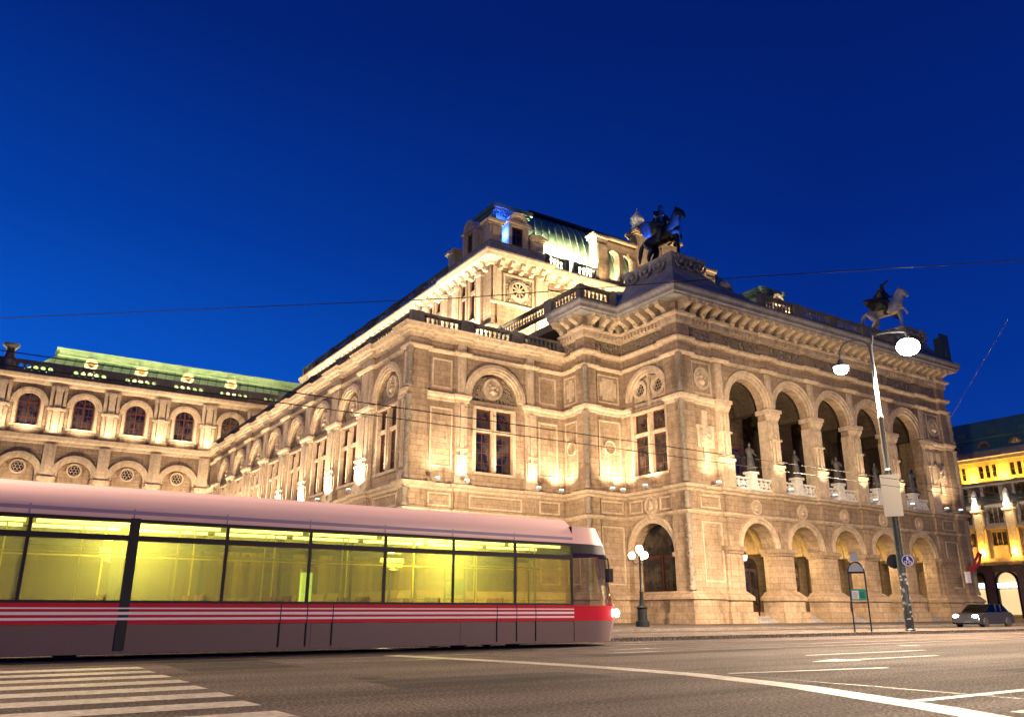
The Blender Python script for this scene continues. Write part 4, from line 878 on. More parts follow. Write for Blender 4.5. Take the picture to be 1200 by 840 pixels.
# ------------------------------------------------------------------ statues
def winged_horse(name, label, loc, m_, rider_arm, wing_m):
    t_ = thing(name, label, 'statue', loc, 'winged horse statues on the roof corners')
    t_.rotation_euler = (0, 0, R(-90)); s_ = 1.62; t_.scale = (s_,) * 3
    J = {'hip': ((-.95, 0, 1.72), (.40, .46)), 'b1': ((-.45, 0, 1.68), (.42, .46)), 'b2': ((.1, 0, 1.66), (.40, .44)), 'sh': ((.65, 0, 1.78), (.42, .46)), 'ch': ((.98, 0, 1.98), (.34, .40)),
         'n1': ((1.1, 0, 2.22), (.27, .38)), 'n2': ((1.2, 0, 2.46), (.22, .34)), 'poll': ((1.3, 0, 2.66), (.17, .22)), 'fac': ((1.54, 0, 2.56), (.15, .22)), 'noz': ((1.74, 0, 2.28), (.11, .14)), 'lip': ((1.79, 0, 2.15), (.09, .1)),
         'e1': ((1.28, .1, 2.86), (.06, .06)), 'e1t': ((1.31, .12, 3.02), (.025, .025)), 'e2': ((1.28, -.1, 2.86), (.06, .06)), 'e2t': ((1.31, -.12, 3.02), (.025, .025)),
         't1': ((-1.34, 0, 1.86), (.11, .11)), 't2': ((-1.62, 0, 1.7), (.13, .13)), 't3': ((-1.8, 0, 1.2), (.14, .14)), 't4': ((-1.86, 0, .75), (.05, .05))}
    Bn = [('hip', 'b1'), ('b1', 'b2'), ('b2', 'sh'), ('sh', 'ch'), ('ch', 'n1'), ('n1', 'n2'), ('n2', 'poll'), ('poll', 'fac'), ('fac', 'noz'), ('noz', 'lip'), ('poll', 'e1'), ('e1', 'e1t'), ('poll', 'e2'), ('e2', 'e2t'), ('hip', 't1'), ('t1', 't2'), ('t2', 't3'), ('t3', 't4')]
    def leg(n_, root, pts):
        prev = root
        for i, (p, r) in enumerate(pts): J[n_ + str(i)] = (p, (r, r)); Bn.append((prev, n_ + str(i))); prev = n_ + str(i)
    leg('hl', 'hip', [((-.95, .26, 1.45), .28), ((-.72, .30, 1.08), .19), ((-1.15, .28, .68), .11), ((-1.05, .28, .2), .075), ((-.95, .28, .06), .09)])
    leg('hr', 'hip', [((-.85, -.26, 1.45), .28), ((-.5, -.30, 1.08), .19), ((-.85, -.28, .66), .11), ((-.68, -.28, .2), .075), ((-.56, -.28, .06), .09)])
    leg('fl', 'sh', [((.85, .24, 1.42), .2), ((.98, .24, .82), .105), ((.95, .24, .22), .07), ((1.04, .24, .06), .09)])
    leg('fr', 'sh', [((.95, -.24, 1.45), .2), ((1.5, -.24, 1.42), .11), ((1.72, -.24, .98), .07), ((1.66, -.24, .86), .085)])
    h = skin('horse', J, Bn, m_, t_)
    mn = MB()
    for k in range(9):
        f = k / 8; mn.ball((.90 + .34 * f, 0, 2.40 + .42 * f), .15, 8, 6, (.9, .6, 1.3))
    mn.build('mane', m_, h, True)
    for s2 in (1, -1):
        # wing: thick, curved fan of feathers swept back
        wv = MB()
        for k in range(9):
            f = k / 8; L_ = 1.75 - .95 * f; P = []
            for j in range(8):
                g_ = j / 7; P.append((.6 - .3 * f - L_ * g_ * .92, s2 * (.46 + .42 * math.sin(g_ * 1.5)), 2.12 - .36 * f + (.42 - .75 * f) * math.sin(g_ * 1.7) * L_ * .5))
            wv.tube(P, [.10, .12, .12, .115, .11, .10, .08, .03], 8)
        wv.build('wing', wing_m, h, True)
    Rj = {'pel': ((-.12, 0, 2.2), (.22, .27)), 'wst': ((-.1, 0, 2.45), (.19, .23)), 'chs': ((-.04, 0, 2.78), (.2, .28)), 'nk': ((0, 0, 3.02), (.085, .085)), 'hd': ((.03, 0, 3.16), (.13, .12)), 'tp': ((.04, 0, 3.32), (.1, .1)),
          'sl': ((-.03, .3, 2.88), (.1, .1)), 'el': ((.12, .42, 2.6), (.075, .075)), 'wl': ((.42, .3, 2.55), (.055, .055)), 'hl_': ((.52, .26, 2.58), (.06, .06)),
          'sr': ((-.03, -.3, 2.88), (.1, .1)), 'er': ((.12, -.42, 2.62) if not rider_arm else (.24, -.44, 2.98), (.075, .075)), 'wr': ((.4, -.32, 2.58) if not rider_arm else (.5, -.36, 3.18), (.055, .055)), 'hr_': ((.5, -.28, 2.6) if not rider_arm else (.6, -.34, 3.26), (.06, .06)),
          'tl': ((.25, .46, 2.0), (.17, .17)), 'kl': ((.42, .52, 1.72), (.13, .13)), 'al': ((.22, .52, 1.18), (.08, .08)), 'fl_': ((.42, .54, 1.1), (.07, .07)),
          'tr': ((.25, -.46, 2.0), (.17, .17)), 'kr': ((.42, -.52, 1.72), (.13, .13)), 'ar': ((.22, -.52, 1.18), (.08, .08)), 'fr_': ((.42, -.54, 1.1), (.07, .07))}
    Rb = [('pel', 'wst'), ('wst', 'chs'), ('chs', 'nk'), ('nk', 'hd'), ('hd', 'tp'), ('chs', 'sl'), ('sl', 'el'), ('el', 'wl'), ('wl', 'hl_'), ('chs', 'sr'), ('sr', 'er'), ('er', 'wr'), ('wr', 'hr_'), ('pel', 'tl'), ('tl', 'kl'), ('kl', 'al'), ('al', 'fl_'), ('pel', 'tr'), ('tr', 'kr'), ('kr', 'ar'), ('ar', 'fr_')]
    Rj = {k: ((-.12 + (p[0] + .12) * 1.28, p[1] * 1.2, 2.1 + (p[2] - 2.1) * (1.28 if p[2] > 2.1 else .95)), (r[0] * 1.3, r[1] * 1.3)) for k, (p, r) in Rj.items()}
    rd = skin('rider', Rj, Rb, BRONZE, t_)
    ck = MB(); ck.tube([(-.2, 0, 3.15), (-.34, 0, 2.95), (-.52, 0, 2.65), (-.74, 0, 2.35), (-.95, .05, 2.1), (-1.1, .1, 1.9)], [.10, .19, .24, .25, .2, .06], 12); ck.build('cloak', BRONZE, rd, True)
    bld_ = MB().box(WF, -1.35, 1.3, -.5, .5, -.04, .06); bld_.build('base_plate', BRONZE, t_)
    return t_
winged_horse('equestrian_statue', 'dark bronze winged horse and rider, lit blue on the chest, on the near roof corner', (47.25, 47.6, 30.33), BRONZE, False, BRONZE)
winged_horse('equestrian_statue', 'winged horse with lamplight put into its paler bronze, whose rider raises one arm, on the far roof corner', (MIR(47.4), 47.6, 30.33), BRONZEL, True, BRONZE)

STAT = [('robed bronze figure standing under the first loggia arch from the corner', 0), ('bronze figure holding an object to its chest under the second loggia arch from the corner', 1), ('bronze figure with bent arms in the middle loggia arch', 2), ('bronze figure under the fourth loggia arch, left of the lamp post', 3), ('bronze figure under the last loggia arch, right of the lamp post', 4)]
for (lb, i), c in zip(STAT, BC):
    t_ = thing('bronze_statue', lb, 'statue', (c, 44.45, 11.99), 'bronze figures on pedestals in the loggia arches'); t_.rotation_euler = (0, 0, R([-5, 25, -30, 15, -20][i])); t_.scale = (1.2,) * 3
    m = MB(); k0 = random.random() * 6
    pr = [(.31, 0), (.30, .15), (.25, .5), (.23, .85), (.19, 1.1), (.22, 1.35), (.235, 1.5), (.15, 1.62), (.07, 1.7)]
    for r, z in pr:
        for j in range(20):
            a = 2 * PI * j / 20; q = 1 + (.10 * math.sin(5 * a + k0 + z) + .05 * math.sin(9 * a - z * 2)) * max(0, 1 - z / 1.4); m.v.append((r * q * math.cos(a) * 1.1, r * q * math.sin(a) * (.85 if z > 1 else 1), z))
    m.f = [(j * 20 + a, j * 20 + (a + 1) % 20, (j + 1) * 20 + (a + 1) % 20, (j + 1) * 20 + a) for j in range(len(pr) - 1) for a in range(20)] + [tuple(range(19, -1, -1))]
    m.build('robe', BRONZEM, t_, True)
    up = i in (2, 4)
    J = {'c': ((0, 0, 1.5), (.17, .13)), 'n': ((0, -.01, 1.72), (.065, .065)), 'h': ((0, -.03, 1.86), (.105, .12)), 't': ((0, -.02, 2.0), (.08, .085)), 'sl': ((.27, 0, 1.55), (.085, .085)), 'el': ((.36, -.06, 1.25), (.065, .065)), 'wl': ((.14 if i else .34, -.3, 1.25 if i else 1.02), (.05, .05)), 'sr': ((-.27, 0, 1.55), (.085, .085)), 'er': ((-.4, -.12, 1.4 if up else 1.25), (.065, .065)), 'wr': ((-.42 if up else -.12, -.34, 1.72 if up else 1.3), (.05, .05))}
    skin('figure', J, [('c', 'n'), ('n', 'h'), ('h', 't'), ('c', 'sl'), ('sl', 'el'), ('el', 'wl'), ('c', 'sr'), ('sr', 'er'), ('er', 'wr')], BRONZEM, t_, 1)
    MB().box(WF, -.42, .42, -.4, .4, -.03, .05).build('base_plate', BRONZE, t_)
# ------------------------------------------------------------------ yellow-lit corner building across the side street
HX = 112.0; sH = side(HX)
HT = thing('corner_building', 'corner building with yellow floodlit top floor and dark green roof beyond the opera house', 'building', (HX + 8, 60, 0.12), world=True)
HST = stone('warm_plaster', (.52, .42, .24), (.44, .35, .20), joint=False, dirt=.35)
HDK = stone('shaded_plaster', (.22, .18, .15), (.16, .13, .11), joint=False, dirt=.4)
hb = lambda m, n_, mt, p=None, sm=False: m.build(n_, mt, p or HT, sm)
PY = [36.6 + 4.05 * i for i in range(9)]
hol = []
for y in PY:
    c = y + 2.02
    for z0, z1 in ((9.2, 11.0), (12.0, 14.2), (15.2, 16.9)): hol.append((c - 1.0, c + 1.0, z0, z1))
    for q in (-.85, 0, .85): hol.append((c + q - .3, c + q + .3, 18.0, 19.7))
m = MB()
for y in PY: 
    c = y + 2.02; m.wall(sH, y, y + 4.05, 17.2, 21, [h for h in hol if y < (h[0] + h[1]) / 2 < y + 4.05 and h[2] > 17], 0, .5)
m.box(sH, 30, 36.6, -.5, 0, 17.2, 21); m.box(sH, PY[-1] + 4.05, 95, -.5, 0, 17.2, 21); m.box(WF, HX + .51, HX + 22, 30, 95, .1, 21)
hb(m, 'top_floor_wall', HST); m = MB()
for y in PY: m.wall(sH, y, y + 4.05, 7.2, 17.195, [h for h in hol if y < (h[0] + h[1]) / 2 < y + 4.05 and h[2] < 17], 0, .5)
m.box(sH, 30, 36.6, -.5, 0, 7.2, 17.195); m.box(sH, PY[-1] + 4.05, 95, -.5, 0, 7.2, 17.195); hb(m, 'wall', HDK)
for y in PY:
    c = y + 2.02
    for z0, z1 in ((9.2, 11.0), (12.0, 14.2), (15.2, 16.9)):
        f = MB(); f.box(sH, c - 1, c + 1, -.3, -.2, z0, z0 + .1); f.box(sH, c - 1, c + 1, -.3, -.2, z1 - .1, z1)
        for u in (-1, -.36, .28, .9): f.box(sH, c + u, c + u + .1, -.299, -.201, z0 + .1, z1 - .1)
        o = hb(f, 'window', HDK); MB().box(sH, c - 1, c + 1, -.28, -.25, z0 + .02, z1 - .02).build('pane', DGLASS, o)
    f = MB(); g = MB()
    for q in (-.85, 0, .85): f.box(sH, c + q - .3, c + q + .3, -.3, -.2, 18.8, 18.88); g.box(sH, c + q - .3, c + q + .3, -.4, -.32, 18.0, 19.7)
    o = hb(f, 'window', HDK); g.build('pane', DGLASS, o)
    m = MB(); m.box(sH, y - .55, y + .55, 0, .5, 7.6, 13.6); m.box(sH, y - .3, y + .3, .5, .6, 8, 13.2); m.box(sH, y - .75, y + .75, 0, .8, 13.6, 13.9); hb(m, 'giant_pilaster', HST)
    m = MB(); m.lathe(sH(y, .45, 13.92), [(.55, 0), (.6, .4), (.4, 1.1), (.45, 1.6), (.25, 2.2), (.1, 2.5)], 10); hb(m, 'corbel_figure', PALE, None, True)
    m = MB(); m.box(sH, c - 1.45, c + 1.45, 0, .9, 14.5, 14.7); m.box(sH, c - 1.4, c + 1.4, .8, .86, 14.7, 15.5); hb(m, 'balcony', IRON); hb(MB().box(sH, c - 1.45, c + 1.45, .0, .5, 11.3, 11.7), 'window_ledge', HDK)
m = MB(); m.box(sH, 30, 95, -.1, 1.0, 17.0, 17.4); m.box(sH, 30, 95, -.1, .6, 7.1, 7.6); m.box(sH, 30, 95, -.1, .9, 6.7, 7.1); hb(m, 'ledge', HDK)
m = MB(); m.box(sH, 29, 96, -.1, .5, 20.2, 20.6); m.box(sH, 29, 96, -.1, 1.3, 20.6, 21.1); m.box(sH, 29, 96, -.5, 1.0, 21.1, 21.5); hb(m, 'eave_cornice', GREYST)
m = MB(); m.frust(WF, (HX - .2, HX + 24, 29, 96), (HX + 3.4, HX + 18, 32, 93), 21.5, 26.4); m.box(WF, HX + 1.1, HX + 20, 29.6, 95.4, 23.4, 23.62); hb(m, 'roof', SLATE)
for y in PY:
    fd = side(HX + .6); m = MB(); m.ring(fd, y + 2.02, 22.1, .62, .9, -1.2, .35, 0, PI, 14); m.box(fd, y + 1.12, y + 2.92, -1.2, .3, 21.5, 22.1); o = hb(m, 'dormer', HDK, None, True); MB().disc(fd, y + 2.02, 22.1, .62, .3, .34, 14, 0, PI).build('pane', DGLASS, o)
    fd = side(HX + 2.2); m = MB(); m.prism(fd, [(y + .8, 24.0), (y + 2.2, 24.0), (y + 1.9, 24.75), (y + 1.1, 24.75)], -.9, .4); hb(m, 'roof_dormer', SLATE)
m = MB()
for y in PY: m.box(sH, y - .5, y + .5, -.4, .25, .1, 6.7)
m.box(sH, 30, 95, -.4, .2, 5.9, 6.69); hb(m, 'shop_front', HDK)
for i, y in enumerate(PY):
    c = y + 2.02; f = MB(); f.ring(sH, c, 4.6, 1.2, 1.4, -.3, .1, 0, PI, 16); f.box(sH, c - 1.4, c - 1.2, -.3, .1, .12, 4.6); f.box(sH, c + 1.2, c + 1.4, -.3, .1, .12, 4.6); o = hb(f, 'shop_window', IRON)
    MB().box(sH, c - 1.2, c + 1.2, -.3, -.25, .6, 3.7).build('pane', LITWIN, o); MB().disc(sH, c, 4.6, 1.2, -.3, -.25, 16, 0, PI).build('fanlight', LITWIN if i % 2 == 0 else DGLASS, o)
    MB().box(sH, c - 1.19, c + 1.19, -.05, .12, 3.9, 4.5).build('sign_panel', LITWHITE, o)
    point((HX - .95, y, 8.3), 520, (1, .50, .06), .15); point((HX - .75, y, 18.0), 380, (1, .52, .05), .15)
    point((HX - 1.6, y, 14.3), 130, (1, .88, .68), .1)

# ------------------------------------------------------------------ tram
TX0, TX1, TY0, TY1 = -18.0, 15.3, 20.0, 22.36
TR = thing('tram', 'low-floor tram with pinkish roof, yellow-lit windows, red belt with painted headlight streaks and grey skirt', 'tram', (TX0, 21.2, 0), world=True)
T = lambda m, n_, mt, p=None, sm=False, label=None: m.build(n_, mt, p or TR, sm, label)
TPINK = mat('pinkish_white_enamel', (.86, .56, .50), .35); TRED = mat('red_enamel', (.55, .016, .03), .3); TGREY = mat('mauve_grey_enamel', (.16, .105, .105), .45); TBLACK = mat('black_rubber', (.02, .016, .02), .6); TWH = mat('headlight_streak_white', (.85, .80, .80), .3); TMAUVE = mat('mauve_enamel', (.36, .26, .36), .4); TCEIL = mat('cream_lining', (.70, .66, .36), .6); TSEAT = mat('seat_fabric', (.25, .06, .05), .8)
plan = [(15.3, 20.0), (16.2, 20.03), (16.9, 20.22), (17.35, 20.6), (17.5, 21.18), (17.35, 21.76), (16.9, 22.14), (16.2, 22.33), (15.3, 22.36)]
def nose(z0, z1, s0, s1, inset=0):
    m = MB(); P = []
    for z, s_ in ((z0, s0), (z1, s1)):
        for x, y in plan: P.append((x + s_ * (x - 15.3) / 2.2, 21.18 + (y - 21.18) * (1 - inset), z))
    n = len(plan); return m.add(P, [(i, i + 1, n + i + 1, n + i) for i in range(n - 1)] + [tuple(range(n)), tuple(range(2 * n - 1, n - 1, -1))])
def both(m, x0, x1, d0, d1, z0, z1):   # the same strip on both flanks
    m.box(WF, x0, x1, TY0 + d0, TY0 + d1, z0, z1); m.box(WF, x0, x1, TY1 - d1, TY1 - d0, z0, z1); return m
m = MB(); both(m, TX0, TX1, .02, .10, .13, .73)
for k in range(8): both(m, TX0 + 4.2 * k + .02, TX0 + 4.2 * k + .05, .01, .03, .15, .72)
T(m, 'skirt', TGREY); m = nose(.13, .73, -.2, 0); T(m, 'nose_skirt', TGREY, None, True)
m = MB(); both(m, TX0, TX1, 0, .09, .735, 1.17); T(m, 'belt_panel', TRED); m = nose(.735, 1.17, 0, .03); T(m, 'nose_panel', TRED, None, True)
m = MB(); both(m, TX0, TX1, -.006, .01, .82, .87); both(m, TX0, TX1, -.006, .01, .93, .99); both(m, TX0, TX1, -.006, .01, 1.05, 1.08); T(m, 'headlight_streak', TWH)  # headlight streaks painted as white lines along the belt
m = MB(); both(m, TX0, TX1, .005, .08, 1.173, 1.23); both(m, TX0, TX1, .005, .08, 2.50, 2.62); both(m, TX0, TX1, .005, .08, 2.90, 2.98); m.box(WF, TX0, TX1, TY0 + .1, TY1 - .1, .35, .40)
PX = []
x = TX1
while x > TX0 + 1: PX.append(x); x -= 2.05
for x in PX: both(m, x - .07, x, .01, .07, 1.23, 2.50); both(m, x - .07, x, .01, .07, 2.62, 2.90)
T(m, 'window_band', TBLACK)
for x in PX:
    for y in (TY0 + .03, TY1 - .04):
        T(MB().box(WF, x - 2.05, x - .07, y, y + .01, 1.23, 2.50), 'side_window', TGLASS); T(MB().box(WF, x - 2.05, x - .07, y, y + .01, 2.62, 2.90), 'vent_window', TGLASS)
m = nose(1.173, 2.70, .03, -.28); P = m.v; T(MB().add(P, m.f[:len(plan) - 1]), 'windscreen', CABGLASS, None, True)
m = nose(2.70, 2.98, -.28, -.36); T(m, 'destination_box', TBLACK, None, True)
m = MB(); m.prism(Fr((0, 0), (0, 1), (1, 0)), [(20.0, 2.985), (22.36, 2.985), (22.36, 3.2), (22.18, 3.55), (21.9, 3.72), (20.46, 3.72), (20.18, 3.55), (20.0, 3.2)], TX0, TX1); T(m, 'roof', TPINK, None, True)
m = MB(); both(m, TX0, TX1, -.005, .03, 3.08, 3.16); T(m, 'roof_stripe', TMAUVE)
for x in (13.25, 7.1, -5.2):
    for q in (-.66, 0, .66): T(MB().box(WF, x + q - .012, x + q + .012, TY0 - .009, TY0 + .02, .2, 1.17), 'door_seal', TBLACK)
m = MB(); m.tube([(16.3, 20.02, 2.6), (16.5, 19.8, 2.55), (16.5, 19.75, 2.2)], .03, 6); m.box(WF, 16.42, 16.58, 19.66, 19.84, 1.85, 2.25); T(m, 'wing_mirror', TBLACK)
m = MB(); m.tube([(17.52, 21.2, 1.25), (17.35, 20.8, 1.75), (17.28, 20.75, 2.1)], .015, 5); T(m, 'wiper', TBLACK)
m = MB()
for k in range(16): m.box(WF, TX0 + 2.05 * k + .4, TX0 + 2.05 * k + .43, TY0 - .004, TY0 + .03, 2.99, 3.2)
T(m, 'roof_seam', TMAUVE)
n_ = nose(2.985, 3.5, -.36, -.7, .02); T(n_, 'nose_roof', TPINK, None, True)
m = MB()

m = MB(); m.box(WF, TX0, TX1, TY0 + .1, TY1 - .1, 2.93, 2.975); T(m, 'ceiling', TCEIL)
m = MB()
for x in PX: m.box(WF, x - 1.95, x - .1, 20.5, 20.58, 2.86, 2.925); m.box(WF, x - 1.95, x - .1, 21.78, 21.86, 2.86, 2.925)
T(m, 'ceiling_light_tube', TUBE)
m = MB()
for x in PX: m.tube([(x - 1.0, 20.6, .4), (x - 1.0, 20.6, 2.93)], .02, 6); m.tube([(x - .4, 21.75, .4), (x - .4, 21.75, 2.93)], .02, 6)
for y in (20.6, 21.75): m.tube([(TX0 + .5, y, 2.25), (TX1, y, 2.25)], .018, 6)
T(m, 'grab_pole', mat('yellow_pole', (.65, .5, .05), .35))
for x in PX[1:]:
    for y in (20.25, 20.72, 21.68, 22.05):
        m = MB(); m.box(WF, x - .9, x - .5, y - .2, y + .2, .72, .82); m.frust(WF, (x - .52, x - .45, y - .2, y + .2), (x - .45, x - .40, y - .18, y + .18), .82, 1.36); T(m, 'seat', TSEAT)
for x in (TX1 - 12.3, TX1 - 24.6):
    for y in (TY0 - .004, TY1 - .085): T(MB().box(WF, x - .14, x + .07, y, y + .089, .2, 3.0), 'bellows', TBLACK)
for y in (20.5, 21.86):
    m = MB(); m.ball((17.37, y, .95), .12, 12, 8, (.6, 1, 1)); m2 = T(m, 'headlight', HEADL, None, True)
for x in (13.4, 11.6, 2.0, .2, -9.4, -11.2):
    m = MB()
    for y in (20.45, 21.89): m.lathe((0, 0, 0), [(.33, -.06), (.33, .06)], 18); k = len(m.v) - 36; m.v[k:] = [(x + a, y + c, .335 + b_) for a, b_, c in m.v[k:]]
    T(m, 'wheel_pair', IRON)
for x in (-13, -5, 3, 11): 
    l = point((x, 21.18, 2.5), 70, (.98, 1, .50), .3, 'tram_saloon_light')

# ------------------------------------------------------------------ double-arm street lamp
def street_lamp(loc, label, turn=0, lit=P_STREET * 1.4, sign=True):
    t_ = thing('street_lamp', label, 'street lamp', loc, 'double-arm street lamps'); t_.rotation_euler = (0, 0, turn)
    m = MB(); m.lathe((0, 0, 0), [(.24, 0), (.24, .06), (.2, .1), (.2, 1.4), (.185, 1.45), (.17, 7.4), (.18, 7.42), (.18, 7.6), (.14, 7.65)], 16); m.build('lower_pole', POLE, t_, True)
    m = MB(); m.lathe((0, 0, 0), [(.135, 7.6), (.12, 10.2), (.135, 10.22), (.135, 10.4), (.10, 10.45), (.085, 14.1), (.05, 14.25)], 14); m.build('upper_pole', STEEL, t_, True)
    for s_, zl, reach in ((-1, 13.05, 1.55), (1, 13.85, 1.75)):
        m = MB(); pts = [(0, 0, 13.9)] + [(s_ * reach * .5 * (1 - math.cos(a)), 0, zl + .75 + (14.75 - zl - .75 if s_ > 0 else 14.55 - zl - .75) * math.sin(a) ** .8) for a in [PI * k / 10 for k in range(2, 10)]] + [(s_ * reach, 0, zl + .5)]
        m.tube(pts, .05, 8); arm = m.build('arm', STEEL, t_, True)
        m = MB(); m.lathe((s_ * reach, 0, zl), [(.05, .55), (.12, .5), (.16, .35), (.42, .2), (.44, .12)], 16); m.build('lamp_housing', STEEL, arm, True)
        m = MB(); m.ball((s_ * reach, 0, zl), .36 if s_ < 0 else .56, 14, 10, (1, 1, .8)); m.build('lamp_globe', LAMPW, arm, True)  # globes enlarged, lamp glare put into their size
    if sign:
        m = MB(); m.box(WF, -.42, .42, -.26, -.21, 5.3, 7.35); m.box(WF, -.36, .36, -.21, -.19, 5.4, 7.25); o = m.build('sign_board', BEIGE, t_)
        m = MB(); m.lathe((0, 0, 0), [(.27, 0), (.27, .03)], 24); k = 0; m.v = [(.3 + a * .98, -.24 - c, 3.2 + b_) for a, b_, c in m.v]; o = m.build('round_sign', BLUEP, t_)
        m = MB(); f3 = Fr((0, -.275), (1, 0), (0, -1))
        m.ring(f3, .3, 3.2, .29, .325, 0, .006, 0, 2 * PI, 24); m.ring(f3, .17, 3.08, .07, .095, 0, .006, 0, 2 * PI, 14); m.ring(f3, .42, 3.08, .07, .095, 0, .006, 0, 2 * PI, 14); m.prism(f3, [(.17, 3.07), (.2, 3.07), (.28, 3.22), (.25, 3.22)], 0, .006); m.prism(f3, [(.25, 3.205), (.38, 3.205), (.38, 3.225), (.25, 3.225)], 0, .007); m.prism(f3, [(.42, 3.08), (.44, 3.08), (.38, 3.26), (.36, 3.26)], 0, .006); m.disc(f3, .3, 3.40, .05, 0, .006, 12); m.box(f3, .24, .36, 0, .008, 3.26, 3.35)
        m.v = [(.3 + (x - .3) * .8, y, 3.2 + (z - 3.2) * .8) for x, y, z in m.v]; m.build('sign_pictogram', WHITEP, o)
        m = MB(); m.lathe((0, 0, 0), [(.34, 0), (.34, .03)], 24); m.v = [(-.28 + a, .24 + c, 3.2 + b_) for a, b_, c in m.v]; m.build('round_sign', IRON, t_)
        m = MB()
        for k in range(40):
            a = random.uniform(2.8, 6.0) ; z = random.uniform(.5, 2.6); s_ = random.uniform(.02, .07); r = .2
            m.add([(r * math.cos(a + q) * 1.012, r * math.sin(a + q) * 1.012, z + zz) for q, zz in ((-s_ / r, -s_ * random.uniform(.5, 1.6)), (s_ / r, -s_), (s_ / r, s_), (-s_ / r, s_ * random.uniform(.3, 1)))], [(0, 1, 2, 3)])
        m.build('sticker_remains', mat('torn_sticker_paper', (.42, .40, .37), .8), t_)
    mw = Matrix.Rotation(turn, 4, 'Z')
    for s_, zl, reach in ((-1, 12.95, 1.55), (1, 13.75, 1.75)):
        p = mw @ Vector((s_ * reach, 0, zl - .45)) + Vector(loc); spot(p, p - Vector((0, 0, 5)), lit, 165, (1, .76, .52), .35, .25, 'street_lamp_light')
    return t_
POLE = mat('dark_green_pole_paint', (.018, .024, .022), .45); t, b = nodes(POLE)
n1 = noise(t, geo(t), 5, 6, .75); t.links.new(ramp(t, [(.58, (.018, .024, .022)), (.66, (.16, .15, .14))], n1.outputs[0]).outputs[0], b.inputs['Base Color'])
street_lamp((37.6, 23.15, .12), 'double-arm street lamp with round blue sign on its dark post, before the opera arcade', R(-57))
for i, (x, y) in enumerate(((-14, 23.6), (24, -3), (64, 17))):  # lamps added out of view to fill street and facades with light
    l_ = street_lamp((x, y, 0.0 if y < 22 else .12), 'tall double-arm street lamp added out of view for fill light', R(-57), P_STREET * (1.0, .4, .5)[i], False)

# ------------------------------------------------------------------ tram stop signs
def stop_sign(loc, label, turn):
    t_ = thing('tram_stop_sign', label, 'stop sign', loc, 'tram stop signs'); t_.rotation_euler = (0, 0, turn)
    f0 = front(0); m = MB()
    for s_ in (-1, 1): m.tube([(s_ * .35, 0, 0), (s_ * .35, 0, 2.6)], .035, 8)
    m.tube([(.35 * math.cos(a * PI / 12), 0, 2.6 + .45 * math.sin(a * PI / 12)) for a in range(13)], .035, 8); m.tube([(-.35, 0, .38), (.35, 0, .38)], .03, 8); m.tube([(-.35, 0, 2.58), (.35, 0, 2.58)], .045, 8); m.tube([(-.35, 0, 1.25), (.35, 0, 1.25)], .02, 6)
    m.build('frame', NAVY, t_, True)
    m = MB(); m.v = []; m.prism(f0, [(.31 * math.cos(a * PI / 12), 2.63 + .38 * math.sin(a * PI / 12)) for a in range(13)], -.02, .02); m.build('half_round_panel', GREYP, t_)
    m = MB(); m.prism(f0, [(-.24, 3.09), (.24, 3.09), (.17, 3.26), (.06, 3.56), (-.06, 3.56), (-.17, 3.26)], -.05, .05); m.build('top_finial', GREYP, t_)
    m = MB(); m.box(f0, -.31, .31, -.025, .025, 1.36, 1.86); b_ = m.build('timetable_case', mat('green_enamel', (.03, .30, .20), .4), t_)
    m = MB(); m.box(f0, -.28, .0, .027, .032, 1.42, 1.78)
    p_ = m.build('timetable_sheet', WHITEP, b_)
    m = MB()
    for k in range(7): m.box(f0, -.25, -.04, .033, .036, 1.45 + k * .042, 1.463 + k * .042)
    for k in range(5): m.box(f0, .05, .26 - .03 * (k % 3), .026, .032, 1.48 + k * .05, 1.50 + k * .05)
    m.build('print', NAVY, p_)
    return t_
stop_sign((34.17, 23.3, .12), 'dark blue tram stop frame with grey half-round top and green timetable, beside the lamp post', R(-57))
stop_sign((13.0, 23.2, .12), 'tram stop frame with grey top half hidden behind the tram', R(-57))
# lit info column behind the tram
t_ = thing('info_column', 'slim pale lit information column seen through the tram windows', 'info column', (8.2, 23.4, .12))
m = MB(); m.box(WF, -.16, .16, -.1, .1, 0, .5); m.box(WF, -.18, .18, -.12, .12, 1.95, 2.05); m.build('casing', GREYP, t_); MB().box(WF, -.15, .15, -.09, .09, .5, 1.95).build('lit_panel', TEAL, t_)
# traffic light behind the tram
t_ = thing('traffic_light', 'traffic signal showing red, seen through the tram windows', 'traffic light', (3.7, 25.4, .12))
m = MB(); m.tube([(0, 0, 0), (0, 0, 3.1)], .06, 8); m.build('pole', IRON, t_, True); m = MB(); m.box(WF, -.16, .16, -.22, -.02, 2.0, 2.95); h_ = m.build('signal_head', IRON, t_)
for z, mt in ((2.75, REDL), (2.47, IRON), (2.2, IRON)): MB().disc(front(-.22), 0, z, .1, 0, .03, 14).build('lens', mt, h_)

